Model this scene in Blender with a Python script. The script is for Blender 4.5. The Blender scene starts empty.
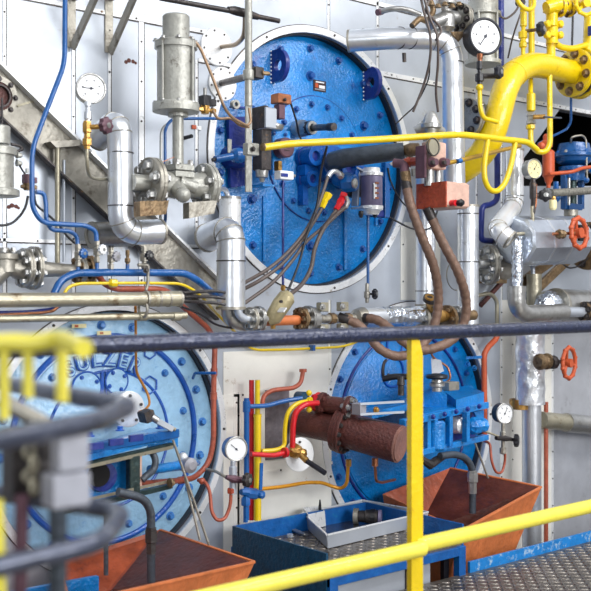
import bpy, bmesh, math, random
from mathutils import Vector, Matrix, noise
random.seed(7)
PI = math.pi
V = Vector
# ------------------------------------------------------------ camera model
F = 1040.0; AL = math.radians(39.87); ZC = 1.15; D = 3.5; HOR = 291.0
FW = V((math.sin(AL), math.cos(AL), 0)); RT = V((math.cos(AL), -math.sin(AL), 0)); UP = V((0, 0, 1))
CAM = V((0, -D, ZC))
def ray(px, py): return FW + RT*((px-295.5)/F) + UP*((HOR-py)/F)
def dep(px, h=0.0): return (D-h)/(FW.y + RT.y*(px-295.5)/F)      # depth of a point h metres in front of the wall
def P(px, py, h=0.0): return CAM + ray(px, py)*dep(px, h)
def Q(px, py, t): return CAM + ray(px, py)*t
def S(px, h=0.0): return dep(px, h)/F                             # metres per pixel there
def W(pts, h=None):
    out = []
    for p in pts:
        if len(p) > 2: h = p[2]
        out.append(P(p[0], p[1], h))
    return out
X = V((1, 0, 0)); Y = V((0, 1, 0)); Z = V((0, 0, 1)); OUT = V((0, -1, 0))

# ------------------------------------------------------------ materials
def lin(c):
    return tuple(((x/255)/12.92 if x/255 <= .04045 else ((x/255+.055)/1.055)**2.4) for x in c)
MATS = {}
def mat(name, rgb, metal=0.0, rough=.45, mott=.12, msc=9, bump=.15, bsc=60, dirt=None, damt=.0, dsc=6, coat=0.0, spec=.5, rvar=.12, emit=None):
    if name in MATS: return MATS[name]
    m = bpy.data.materials.new(name); m.use_nodes = True; nt = m.node_tree; N = nt.nodes; L = nt.links
    b = N['Principled BSDF']
    tc = N.new('ShaderNodeTexCoord'); co = tc.outputs['Object']
    n1 = N.new('ShaderNodeTexNoise'); n1.inputs['Scale'].default_value = msc; n1.inputs['Detail'].default_value = 6; n1.inputs['Roughness'].default_value = .65
    L.new(co, n1.inputs['Vector'])
    c = lin(rgb)
    cr = N.new('ShaderNodeValToRGB'); e = cr.color_ramp.elements
    e[0].position = .3; e[1].position = .7
    e[0].color = (*[x*(1-mott*1.5) for x in c], 1); e[1].color = (*[min(1, x*(1+mott)) for x in c], 1)
    L.new(n1.outputs['Fac'], cr.inputs['Fac'])
    col = cr.outputs['Color']
    if dirt is not None:
        n2 = N.new('ShaderNodeTexNoise'); n2.inputs['Scale'].default_value = dsc; n2.inputs['Detail'].default_value = 10; n2.inputs['Roughness'].default_value = .75
        L.new(co, n2.inputs['Vector'])
        r2 = N.new('ShaderNodeValToRGB'); r2.color_ramp.elements[0].position = .62-damt*.35; r2.color_ramp.elements[1].position = .72-damt*.2
        L.new(n2.outputs['Fac'], r2.inputs['Fac'])
        mx = N.new('ShaderNodeMix'); mx.data_type = 'RGBA'
        L.new(r2.outputs['Color'], mx.inputs['Factor']); L.new(col, mx.inputs['A']); mx.inputs['B'].default_value = (*lin(dirt), 1)
        col = mx.outputs['Result']
    L.new(col, b.inputs['Base Color'])
    b.inputs['Metallic'].default_value = metal
    b.inputs['Specular IOR Level'].default_value = spec
    mr = N.new('ShaderNodeMapRange'); mr.inputs['To Min'].default_value = max(.03, rough-rvar); mr.inputs['To Max'].default_value = min(1, rough+rvar)
    L.new(n1.outputs['Fac'], mr.inputs['Value']); L.new(mr.outputs['Result'], b.inputs['Roughness'])
    b.inputs['Coat Weight'].default_value = coat; b.inputs['Coat Roughness'].default_value = .08
    if bump > 0:
        n3 = N.new('ShaderNodeTexNoise'); n3.inputs['Scale'].default_value = bsc; n3.inputs['Detail'].default_value = 3
        L.new(co, n3.inputs['Vector'])
        bp = N.new('ShaderNodeBump'); bp.inputs['Strength'].default_value = bump; bp.inputs['Distance'].default_value = .01
        L.new(n3.outputs['Fac'], bp.inputs['Height']); L.new(bp.outputs['Normal'], b.inputs['Normal'])
        if coat: L.new(bp.outputs['Normal'], b.inputs['Coat Normal'])
    if emit: b.inputs['Emission Color'].default_value = (*emit, 1); b.inputs['Emission Strength'].default_value = 1
    MATS[name] = m
    return m
clad   = mat('cladding_sheet', (188, 195, 205), .42, .34, .1, 2.4, .45, 3.2, (150, 142, 130), .04, 6, rvar=.16)
cladw  = mat('seam_strip', (236, 238, 240), .35, .3, .06, 20, .1, 60, (150, 140, 125), .1, 20)
cladlo = mat('white_wall_sheet', (232, 231, 224), .15, .45, .05, 5, .2, 8, (150, 128, 96), .06, 9)
steel  = mat('brushed_steel', (176, 176, 174), .8, .32, .16, 16, .25, 45, (92, 82, 70), .14, 22)
chrome = mat('pipe_cladding', (224, 228, 234), .8, .32, .07, 8, .2, 18, (150, 150, 152), .05, 14, rvar=.08)
foil   = mat('aluminium_foil', (225, 232, 242), 1.0, .22, .08, 15, 1.0, 38)
greyp  = mat('grey_paint', (166, 166, 159), .35, .36, .14, 16, .25, 70, (84, 76, 64), .15, 26)
beige  = mat('beige_steel', (172, 166, 146), .6, .36, .14, 10, .2, 50, (110, 88, 60), .16, 12)
dull   = mat('dull_steel_beam', (164, 160, 150), .6, .42, .2, 9, .3, 50, (95, 86, 74), .2, 10)
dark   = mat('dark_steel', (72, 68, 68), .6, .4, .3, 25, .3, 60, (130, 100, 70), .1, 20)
black  = mat('black_plastic', (28, 28, 34), .0, .35, .2, 30, .1, 80)
rubber = mat('black_rubber', (30, 32, 42), .0, .5, .2, 20, .2, 60)
blue   = mat('blue_paint', (0, 74, 150), .0, .3, .16, 14, .35, 75, (0, 62, 150), .12, 9, coat=.5)
blueh  = mat('blue_cover_paint', (0, 124, 202), .0, .3, .2, 12, .5, 85, (0, 78, 156), .14, 9, coat=.6)
bluel  = mat('lit_blue_cover_paint', (158, 202, 234), .0, .3, .14, 8, .45, 50, (84, 148, 210), .12, 7, coat=.6)  # pale tint puts the light on the lower left cover into its paint
blued  = mat('dark_blue_paint', (24, 44, 128), .0, .35, .2, 20, .3, 60, coat=.3)
navy   = mat('navy_rail_paint', (38, 46, 74), .3, .24, .2, 60, .25, 120, (120, 126, 146), .06, 40, coat=.4)
bluet  = mat('blue_tube_paint', (8, 86, 156), .0, .3, .12, 25, .1, 80, coat=.4)
teal   = mat('dark_teal_paint', (10, 66, 96), .0, .4, .25, 30, .4, 70, (8, 40, 66), .2, 14)
yellow = mat('yellow_paint', (226, 194, 10), .0, .32, .06, 14, .2, 60, (190, 150, 10), .08, 16, coat=.4)
yellowr= mat('pale_yellow_paint', (230, 218, 78), .0, .34, .05, 12, .15, 50, (210, 180, 40), .08, 22, coat=.3)
red    = mat('red_paint', (205, 24, 36), .0, .35, .15, 25, .2, 70, coat=.3)
orange = mat('orange_primer', (190, 84, 46), .0, .45, .12, 18, .2, 60, (160, 60, 30), .12, 12)
redpipe= mat('salmon_pipe_paint', (172, 88, 66), .1, .38, .2, 25, .3, 70, (110, 60, 48), .15, 15)
brown  = mat('brown_primer', (92, 50, 45), .1, .42, .3, 60, .5, 90, (70, 40, 38), .25, 30)
copperb= mat('rust_red_primer', (176, 78, 52), .15, .5, .2, 40, .4, 80, (120, 52, 36), .2, 30)
pink   = mat('pale_pink_primer', (204, 168, 152), .1, .5, .1, 30, .2, 60)
copper = mat('copper', (172, 112, 80), .8, .32, .2, 30, .2, 60)
brass  = mat('brass', (196, 152, 84), .8, .3, .25, 30, .2, 60, (96, 64, 36), .16, 30)
rusty  = mat('rusty_brass', (134, 112, 84), .6, .45, .35, 40, .4, 80, (80, 50, 30), .25, 30)
hose   = mat('brown_hose_braid', (122, 96, 82), .1, .45, .2, 60, .3, 200)
hosed  = mat('grey_hose', (92, 82, 78), .1, .4, .2, 60, .2, 200)
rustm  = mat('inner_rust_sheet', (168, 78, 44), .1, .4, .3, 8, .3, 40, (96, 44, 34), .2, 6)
capm   = mat('worn_pipe_end', (136, 98, 88), .1, .5, .2, 30, .3, 60)
white  = mat('white_enamel', (236, 238, 240), .0, .3, .03, 20, .0)
ink    = mat('dial_print', (40, 44, 60), .0, .5, .0, 20, .0)
dialy  = mat('yellowed_dial', (232, 222, 170), .0, .35, .05, 20, .0)
slate  = mat('slate_grey_sleeve', (66, 74, 84), .2, .4, .25, 20, .3, 60, (110, 108, 100), .1, 12)
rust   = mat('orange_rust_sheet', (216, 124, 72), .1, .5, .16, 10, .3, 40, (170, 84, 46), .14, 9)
rustd  = mat('dark_brown_sheet', (92, 46, 36), .1, .36, .35, 8, .3, 40, (48, 28, 38), .25, 6)
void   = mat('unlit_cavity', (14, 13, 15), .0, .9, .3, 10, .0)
green  = mat('greenish_black_steel', (44, 62, 62), .4, .35, .3, 25, .3, 60, (120, 118, 90), .12, 20)
purple = mat('purple_grey_enamel', (110, 104, 134), .1, .4, .1, 20, .1, 60)
lavend = mat('grey_plastic', (150, 150, 158), .1, .45, .1, 20, .1, 60)
maroon = mat('maroon_cap', (96, 66, 78), .2, .45, .2, 20, .2, 60)
pbox   = mat('tread_plate_steel', (128, 122, 116), .7, .38, .3, 25, .2, 60, (70, 62, 58), .2, 14)
greyw  = mat('smooth_grey_door_sheet', (196, 199, 206), .5, .42, .1, 5, .1, 20, (150, 150, 158), .1, 4)
stain  = mat('brown_stain_paint', (96, 44, 34), .0, .6, .2, 30, .0)

# ------------------------------------------------------------ geometry collector
class G:
    def __init__(s, name, mat, label=None):
        s.name = name; s.mat = mat; s.v = []; s.f = []; s.mi = []; s.mats = [mat]; s.subs = []; s.label = label; s.kind = None; s.cur = 0
    def use(s, m):
        if m not in s.mats: s.mats.append(m)
        s.cur = s.mats.index(m); return s
    def sub(s, name, mat, label=None):
        g = G(name, mat, label); s.subs.append(g); return g
    def add(s, vs, fs):
        o = len(s.v); s.v += [V(v) for v in vs]; s.f += [[i+o for i in f] for f in fs]; s.mi += [s.cur]*len(fs); return s
    def sweep(s, pts, rs, n=14, caps=True, wob=None):
        m = len(pts)
        if not isinstance(rs, (list, tuple)): rs = [rs]*m
        T = []
        for i in range(m):
            a = pts[max(0, i-1)]; b = pts[min(m-1, i+1)]; d = b-a
            T.append(d.normalized() if d.length > 1e-9 else V((0, 0, 1)))
        ref = Z if abs(T[0].z) < .9 else X
        u = (ref - T[0]*ref.dot(T[0])).normalized()
        vs = []
        for i in range(m):
            u = (u - T[i]*u.dot(T[i])); u = u.normalized() if u.length > 1e-6 else X
            w = T[i].cross(u)
            for k in range(n):
                a = 2*PI*k/n
                r = rs[i]*(1 + (wob(i, k) if wob else 0))
                vs.append(pts[i] + u*(math.cos(a)*r) + w*(math.sin(a)*r))
        fs = [[i*n+k, i*n+(k+1) % n, (i+1)*n+(k+1) % n, (i+1)*n+k] for i in range(m-1) for k in range(n)]
        if caps: fs += [list(range(n))[::-1], [(m-1)*n+k for k in range(n)]]
        return s.add(vs, fs)
    def tube(s, pts, r, bend=None, n=14, spline=False, step=.012, caps=True, wob=None):
        if spline: pp = catmull(pts, step)
        else: pp = fillet(pts, bend if bend is not None else r*3.2)
        return s.sweep(pp, r, n, caps, wob)
    def cyl(s, a, b, r, r2=None, n=24): return s.sweep([V(a), V(b)], [r, r if r2 is None else r2], n)
    def disc(s, c, ax, r, th, n=32):
        ax = V(ax).normalized(); return s.sweep([c-ax*th/2, c+ax*th/2], r, n)
    def lathe(s, c, ax, prof, n=28):
        ax = V(ax).normalized(); pts = [c+ax*t for t, r in prof]
        ref = Z if abs(ax.z) < .9 else X
        u = (ref-ax*ref.dot(ax)).normalized(); w = ax.cross(u); vs = []
        for (t, r) in prof:
            for k in range(n):
                a = 2*PI*k/n; vs.append(c+ax*t+u*math.cos(a)*max(r, 1e-5)+w*math.sin(a)*max(r, 1e-5))
        m = len(prof)
        fs = [[i*n+k, i*n+(k+1) % n, (i+1)*n+(k+1) % n, (i+1)*n+k] for i in range(m-1) for k in range(n)]
        fs += [list(range(n))[::-1], [(m-1)*n+k for k in range(n)]]
        return s.add(vs, fs)
    def ball(s, c, r, ax=Z, sq=1.0, n=16):
        return s.lathe(c, ax, [(-math.cos(PI*i/10)*r*sq, math.sin(PI*i/10)*r) for i in range(11)], n)
    def ring(s, c, ax, R, r, n=40, k=10, a0=0, a1=2*PI):
        ax = V(ax).normalized(); ref = Z if abs(ax.z) < .9 else X
        u = (ref-ax*ref.dot(ax)).normalized(); w = ax.cross(u)
        full = abs(a1-a0-2*PI) < 1e-6
        m = n if full else n+1
        vs = []
        for i in range(m):
            a = a0+(a1-a0)*i/n; d = u*math.cos(a)+w*math.sin(a)
            for j in range(k):
                b = 2*PI*j/k; vs.append(c+d*(R+r*math.cos(b))+ax*(r*math.sin(b)))
        fs = []
        for i in range(n):
            i2 = (i+1) % m
            for j in range(k): fs.append([i*k+j, i2*k+j, i2*k+(j+1) % k, i*k+(j+1) % k])
        return s.add(vs, fs)
    def annulus(s, c, ax, r0, r1, th, n=64):
        ax = V(ax).normalized(); ref = Z if abs(ax.z) < .9 else X
        u = (ref-ax*ref.dot(ax)).normalized(); w = ax.cross(u); vs = []
        for i in range(n):
            a = 2*PI*i/n; d = u*math.cos(a)+w*math.sin(a)
            vs += [c+d*r0-ax*th/2, c+d*r1-ax*th/2, c+d*r1+ax*th/2, c+d*r0+ax*th/2]
        fs = []
        for i in range(n):
            j = (i+1) % n
            for k in range(4): fs.append([i*4+k, j*4+k, j*4+(k+1) % 4, i*4+(k+1) % 4])
        return s.add(vs, fs)
    def box(s, c, sx, sy, sz, ax=X, up=Z):
        ax = V(ax).normalized(); up = (V(up)-ax*V(up).dot(ax)).normalized(); yy = up.cross(ax)
        b = min(sx, sy, sz)*.08
        vs = []
        for (dz, ins) in ((-1, b), (-1, 0), (1, 0), (1, b)):
            zz = sz/2*dz if ins else (sz/2-b)*dz
            for (i, j) in ((-1, -1), (1, -1), (1, 1), (-1, 1)):
                vs.append(c+ax*(i*(sx/2-ins))+yy*(j*(sy/2-ins))+up*zz)
        fs = [[3, 2, 1, 0], [12, 13, 14, 15]]
        for l in range(3):
            for k in range(4): fs.append([l*4+k, l*4+(k+1) % 4, (l+1)*4+(k+1) % 4, (l+1)*4+k])
        return s.add(vs, fs)
    def bar(s, a, b, w, t, up=Z):
        d = b-a; return s.box((a+b)/2, d.length, w, t, d, up)
    def prism(s, poly, off):
        n = len(poly); vs = list(poly)+[p+off for p in poly]
        return s.add(vs, [list(range(n))[::-1], [n+i for i in range(n)]]+[[i, (i+1) % n, n+(i+1) % n, n+i] for i in range(n)])
    def sheet(s, poly, th):
        nrm = (poly[1]-poly[0]).cross(poly[2]-poly[0]).normalized()
        return s.prism([p-nrm*th/2 for p in poly], nrm*th)
    def bolt(s, c, ax, r, hh=None):
        ax = V(ax).normalized(); hh = hh or r*1.1
        s.lathe(c, ax, [(-r*.2, r*1.45), (r*.25, r*1.45)], 14)
        s.lathe(c, ax, [(r*.2, r), (r*.2+hh*.85, r), (r*.2+hh, r*.8)], 6)
        return s
def fillet(pts, rad):
    pts = [V(p) for p in pts]; out = [pts[0]]
    for i in range(1, len(pts)-1):
        a, b, c = pts[i-1], pts[i], pts[i+1]
        d1 = (a-b); d2 = (c-b)
        if d1.length < 1e-6 or d2.length < 1e-6: continue
        ang = d1.angle(d2)
        if ang > PI-.03: out.append(b); continue
        l = min(rad, d1.length*.48, d2.length*.48)
        p = b+d1.normalized()*l; q = b+d2.normalized()*l
        for k in range(8):
            t = k/7; out.append(p*(1-t)**2+b*2*t*(1-t)+q*t*t)
    out.append(pts[-1]); return out
def catmull(pts, step):
    pts = [V(p) for p in pts]; e = [pts[0]*2-pts[1]]+pts+[pts[-1]*2-pts[-2]]; out = []
    for i in range(1, len(e)-2):
        n = max(2, int((e[i+1]-e[i]).length/step))
        for k in range(n):
            t = k/n; a, b, c, d = e[i-1], e[i], e[i+1], e[i+2]
            out.append(.5*((2*b)+(c-a)*t+(2*a-5*b+4*c-d)*t*t+(3*b-a-3*c+d)*t**3))
    out.append(pts[-1]); return out

THINGS = []
class T:
    def __init__(s, name, label=None, cat=None, group=None, kind=None):
        s.name, s.label, s.cat, s.group, s.kind = name, label, cat, group, kind; s.parts = []; THINGS.append(s)
    def part(s, name, mat, label=None):
        g = G(name, mat, label); s.parts.append(g); return g
    def solo(s, mat): s.is_solo = True; return s.part(s.name, mat)
def mesh_of(g, base):
    me = bpy.data.meshes.new(g.name)
    me.from_pydata([v-base for v in g.v], [], g.f)
    for m in g.mats: me.materials.append(m)
    me.polygons.foreach_set('material_index', g.mi)
    bm = bmesh.new(); bm.from_mesh(me)
    bmesh.ops.remove_doubles(bm, verts=bm.verts, dist=1e-6)
    bmesh.ops.recalc_face_normals(bm, faces=bm.faces)
    for f in bm.faces: f.smooth = True
    for e in bm.edges:
        if len(e.link_faces) == 2 and e.calc_face_angle(0) > math.radians(32): e.smooth = False
        elif len(e.link_faces) != 2: e.smooth = False
    bm.to_mesh(me); bm.free(); me.update()
    return me
def finish():
    col = bpy.context.scene.collection
    for t in THINGS:
        allv = [v for p in t.parts for v in p.v]+[v for p in t.parts for q in p.subs for v in q.v]
        lo = V((min(v.x for v in allv), min(v.y for v in allv), min(v.z for v in allv)))
        hi = V((max(v.x for v in allv), max(v.y for v in allv), max(v.z for v in allv)))
        base = V(((lo.x+hi.x)/2, (lo.y+hi.y)/2, lo.z))
        def link(g, par):
            o = bpy.data.objects.new(g.name, mesh_of(g, base)); col.objects.link(o)
            if par is None: o.location = base
            else: o.parent = par
            if g.label: o['label'] = g.label
            if g.kind: o['kind'] = g.kind
            for q in g.subs: link(q, o)
            return o
        if len(t.parts) == 1 and not t.parts[0].subs or t.kind == 'structure' or getattr(t, 'is_solo', False):
            p0 = t.parts[0]; nm = p0.name; p0.name = t.name
            o = link(p0, None)
            for q in t.parts[1:]: link(q, o)
        else:
            o = bpy.data.objects.new(t.name, None); col.objects.link(o); o.location = base; o.empty_display_size = .05
            for p in t.parts: link(p, o)
        if t.label: o['label'] = t.label
        if t.cat: o['category'] = t.cat
        if t.group: o['group'] = t.group
        if t.kind: o['kind'] = t.kind

# ------------------------------------------------------------ composite helpers
def pipe(name, label, pts, rpx, m, h=None, cat='pipe', bend=3.0, n=14, spline=False, group=None, ends=None):
    t = T(name, label, cat, group); w = W(pts, h)
    hh = pts[0][2] if len(pts[0]) > 2 else h
    r = rpx*S(sum(p[0] for p in pts)/len(pts), hh)
    t.part('tube', m).tube(w, r, r*bend, n, spline)
    return t, w, r
def flange(t, c, ax, R, th, n=8, m=None, bm=None, br=None, frac=.76, rot=.3, name='flange', both=False):
    ax = V(ax).normalized(); g = t.part(name, m or steel)
    g.lathe(c, ax, [(-th/2, R*.97), (-th*.42, R), (-th*.06, R), (-th*.05, R*.97), (th*.05, R*.97), (th*.06, R), (th*.42, R), (th/2, R*.97)], 36)
    ref = Z if abs(ax.z) < .9 else X
    u = (ref-ax*ref.dot(ax)).normalized(); w = ax.cross(u); br = br or R*.12
    for k in range(n):
        a = rot+2*PI*k/n; d = u*math.cos(a)+w*math.sin(a)
        b = g.sub('bolt', bm or steel); b.bolt(c+d*R*frac+ax*th/2, ax, br)
        g.sub('nut', bm or steel).bolt(c+d*R*frac-ax*th/2, -ax, br)
    return g
def wheel(t, c, ax, R, r, m, spokes=5, name='handwheel', hub=None):
    ax = V(ax).normalized(); g = t.part(name, m); n = 60
    ref = Z if abs(ax.z) < .9 else X
    u = (ref-ax*ref.dot(ax)).normalized(); w = ax.cross(u)
    g.ring(c, ax, R, r, 48, 10)
    for k in range(10):
        a = 2*PI*k/10; g.ball(c+(u*math.cos(a)+w*math.sin(a))*(R+r*.35), r*1.15, ax, 1, 10)
    for k in range(spokes):
        a = 2*PI*k/spokes+.3; d = u*math.cos(a)+w*math.sin(a)
        g.tube([c-ax*r*1.2, c+d*R*.5-ax*r*.7, c+d*R], r*.75, R*.3, 8)
    g.cyl(c-ax*r*2.4, c+ax*r*1.4, r*2.2)
    return g
def knob(t, c, ax, R, m=None, name='hand_knob', stem=None, sm=None, lobes=6):
    ax = V(ax).normalized(); g = t.part(name, m or black)
    ref = Z if abs(ax.z) < .9 else X
    u = (ref-ax*ref.dot(ax)).normalized(); w = ax.cross(u); n = lobes*6; vs = []
    prof = [(-R*.45, .6), (-R*.35, .95), (0, 1), (R*.3, .95), (R*.45, .6)]
    for (tt, rr) in prof:
        for k in range(n):
            a = 2*PI*k/n; q = rr*R*(1+.1*math.cos(lobes*a))
            vs.append(c+ax*tt+(u*math.cos(a)+w*math.sin(a))*q)
    fs = [[i*n+k, i*n+(k+1) % n, (i+1)*n+(k+1) % n, (i+1)*n+k] for i in range(4) for k in range(n)]+[list(range(n))[::-1], [4*n+k for k in range(n)]]
    g.add(vs, fs)
    g.sub('knob_insert', steel).lathe(c+ax*R*.4, ax, [(0, R*.35), (R*.12, R*.35), (R*.14, R*.2)], 16)
    if stem: t.part('valve_stem', sm or steel).cyl(c-ax*R*.4, c-ax*stem, R*.22, n=12)
    return g
def gauge(label, px, py, h, rpx, yaw=0, case=None, dial=None, group=None, needle=200, ticks=27, depth=.9, name='pressure_gauge'):
    t = T(name, label, 'gauge', group); c = P(px, py, h); R = rpx*S(px, h)
    ax = V((math.sin(yaw), -math.cos(yaw), 0)); up = Z; rr = up.cross(ax)
    t.part('case', case or steel).lathe(c, ax, [(-R*depth, R*.75), (-R*depth*.95, R*.93), (-R*.12, R*.95), (-R*.1, R*1.0), (R*.06, R*1.0), (R*.08, R*.9), (0, R*.89)], 40)
    t.part('bezel', steel if case is not rubber else rubber).ring(c+ax*R*.05, ax, R*.95, R*.075, 48, 10)
    d = t.part('dial', dial or white); d.disc(c+ax*R*.03, ax, R*.9, R*.04, 40)
    d.use(ink)
    for k in range(ticks):
        a = math.radians(-135+270*k/(ticks-1)); q = up*math.cos(a)+rr*math.sin(a); big = k % 5 == 0
        L = .12 if big else .06; s = c+ax*R*.055+q*R*(.8-L)
        d.bar(s, c+ax*R*.055+q*R*.8, R*(.03 if big else .016), R*.01, ax)
        if big: d.box(c+ax*R*.055+q*R*.56, R*.09, R*.09, R*.01, rr, ax)
    nd = t.part('needle', ink); a = math.radians(needle); q = up*math.cos(a)+rr*math.sin(a)
    nd.bar(c+ax*R*.075-q*R*.18, c+ax*R*.075+q*R*.62, R*.05, R*.014, ax); nd.disc(c+ax*R*.08, ax, R*.09, R*.03, 16)
    return t, c, R
# ------------------------------------------------------------ the setting
xl = P(0, 300).x-2.0; xr = P(591, 300).x+3.0
COV = {  # centre (px, py), vertical radius in px of the dark rim, h of plate
 'upper': (316.5, 160, 126), 'left': (114, 440, 130), 'right': (412.5, 423, 115)}
def cover_geo(k):
    a, b, r = COV[k]; return P(a, b), r*S(a)
def struct_obj(name, me):
    o = bpy.data.objects.new(name, me); bpy.context.scene.collection.objects.link(o); o['kind'] = 'structure'; return o
def make_wall():
    cu = bpy.data.curves.new('wallc', 'CURVE'); cu.dimensions = '2D'; cu.fill_mode = 'BOTH'; cu.extrude = .03
    def spl(pts):
        sp = cu.splines.new('POLY'); sp.points.add(len(pts)-1)
        for i, p in enumerate(pts): sp.points[i].co = (p[0], p[1], 0, 1)
        sp.use_cyclic_u = True
    spl([(xl, -.5), (xr, -.5), (xr, 3.6), (xl, 3.6)])
    for k in COV:
        c, r = cover_geo(k); spl([(c.x+r*math.cos(2*PI*i/96), c.z+r*math.sin(2*PI*i/96)) for i in range(96)])
    spl([(q.x, q.z) for q in W([(560, 109), (640, 124), (640, 186), (516, 186), (524, 158)], 0)])
    o = bpy.data.objects.new('tmp', cu); bpy.context.scene.collection.objects.link(o)
    o.rotation_euler = (PI/2, 0, 0); o.location = (0, .03, 0); bpy.context.view_layer.update()
    dg = bpy.context.evaluated_depsgraph_get(); me = bpy.data.meshes.new_from_object(o.evaluated_get(dg)); me.transform(o.matrix_world)
    bpy.data.objects.remove(o); me.materials.clear(); me.materials.append(clad); me.name = 'wall_back'
    return struct_obj('wall_back', me)
make_wall()
# lower white sheets of the wall and its seams
def seam(n, a, b, w=.022, t=.004, m=None, screws=True):
    w = max(w, .012)
    st = T('trim_%d' % n, kind='structure'); g = st.part('trim', m or cladw)
    a = V(a); b = V(b); d = (b-a).normalized(); g.bar(a+OUT*t/2, b+OUT*t/2, w, t, OUT) if False else g.box((a+b)/2+OUT*t/2, (b-a).length, t, w, d, d.cross(OUT))
    if screws:
        g.use(dark); sd = d.cross(OUT)*(w/2+.0025)*(-1 if abs(d.z) > .5 else 1); g.box((a+b)/2+sd+OUT*.001, (b-a).length, .002, .005, d, d.cross(OUT)); L = (b-a).length; k = int(L/.14)  # narrow dark strip: panel gap with its shadow line put into the colour
        for i in range(k): g.lathe(a+d*(i+.5)*L/k+OUT*t, OUT, [(0, .0045), (.003, .0035)], 8)
def sx(px): return P(px, 300).x
nseam = [0]
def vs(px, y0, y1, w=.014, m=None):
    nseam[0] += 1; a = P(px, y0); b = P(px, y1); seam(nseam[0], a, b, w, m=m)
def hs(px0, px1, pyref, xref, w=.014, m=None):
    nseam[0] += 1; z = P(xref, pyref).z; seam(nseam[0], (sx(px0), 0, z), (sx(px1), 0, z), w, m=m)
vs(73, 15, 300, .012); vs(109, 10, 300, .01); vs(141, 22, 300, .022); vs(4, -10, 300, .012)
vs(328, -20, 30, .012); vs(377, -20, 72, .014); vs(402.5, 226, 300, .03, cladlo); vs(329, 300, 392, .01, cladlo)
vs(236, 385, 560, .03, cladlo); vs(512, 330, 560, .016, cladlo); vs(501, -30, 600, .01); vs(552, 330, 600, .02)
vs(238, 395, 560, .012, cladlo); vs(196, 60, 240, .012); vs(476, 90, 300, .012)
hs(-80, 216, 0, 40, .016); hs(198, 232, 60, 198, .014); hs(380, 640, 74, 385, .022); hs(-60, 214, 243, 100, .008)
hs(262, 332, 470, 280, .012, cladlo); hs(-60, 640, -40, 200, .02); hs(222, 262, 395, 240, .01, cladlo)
for n_, (x0, x1, y0, y1) in enumerate(((223, 331, 352, 640), (404, 440, 222, 300), (500, 551, 300, 640))):
    st = T('trim_%d' % (50+n_), kind='structure'); g = st.part('trim', cladlo); a = P(x0, 300); b = P(x1, 300); za = P(x0, y0).z; zb = P(x0, y1).z
    g.box(V(((a.x+b.x)/2, -.0015, (za+zb)/2)), b.x-a.x, .003, za-zb)
# floor plates
def tread(name, x0, x1, y0, y1, z, kind, parent_t=None, m=pbox):
    if parent_t is None: st = T(name, kind='structure'); g = st.part(name, m)
    else: g = parent_t.part(name, m)
    g.box(V(((x0+x1)/2, (y0+y1)/2, z-.01)), x1-x0, y1-y0, .02)
    p = .034; i = 0
    nx = int((x1-x0)/p); ny = int((y1-y0)/p)
    for i in range(nx):
        for j in range(ny):
            c = V((x0+(i+.5)*p, y0+(j+.5)*p, z)); a = PI/4 if (i+j) % 2 else -PI/4
            u = V((math.cos(a), math.sin(a), 0)); w = Z.cross(u); l, q, hh = .0165, .006, .0035
            vs_ = [c-u*l, c-w*q, c+u*l, c+w*q, c-u*l*.5-w*q*.3+Z*hh, c+u*l*.5-w*q*.3+Z*hh, c+u*l*.5+w*q*.3+Z*hh, c-u*l*.5+w*q*.3+Z*hh]
            g.add(vs_, [[0, 1, 5, 4], [1, 2, 5], [2, 3, 6, 5], [3, 7, 6], [3, 0, 4, 7], [4, 5, 6, 7]])
    return g
E0 = P(430, 591, .69)
tread('floor', E0.x-.35, sx(591)+.6, -1.6, -.69, 0, 'structure')
st = T('floor', kind='structure'); g = st.part('floor', pbox); g.box(V(((xl+xr)/2, -2.6, -.012)), xr-xl, 2.0, .02); g.box(V(((xl+E0.x-.35)/2, -1.145, -.012)), E0.x-.35-xl, .91, .02)
st = T('floor', kind='structure'); g = st.part('floor', mat('oily_concrete', (98, 92, 90), 0, .6, .25, 5, .3, 30, (50, 46, 46), .2, 5)); g.box(V(((xl+xr)/2, -1.6, -.52)), xr-xl, 3.4, .04)
st = T('trim_40', kind='structure'); g = st.part('trim', mat('scuffed_blue_edge', (20, 118, 190), 0, .4, .15, 20, .3, 50, (196, 214, 214), .22, 22)); g.box(V(((P(463, 524, .69).x+.03+xr)/2, -.695, .0)), xr-P(463, 524, .69).x-.03, .012, .09)

# unlit cavity behind the gap in the cladding
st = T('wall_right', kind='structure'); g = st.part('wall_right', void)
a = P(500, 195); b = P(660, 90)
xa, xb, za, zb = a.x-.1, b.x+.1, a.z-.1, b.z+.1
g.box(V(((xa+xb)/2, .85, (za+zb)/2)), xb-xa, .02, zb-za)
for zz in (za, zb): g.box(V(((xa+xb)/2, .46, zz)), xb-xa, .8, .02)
for xx in (xa, xb): g.box(V((xx, .46, (za+zb)/2)), .02, .8, zb-za)

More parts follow.
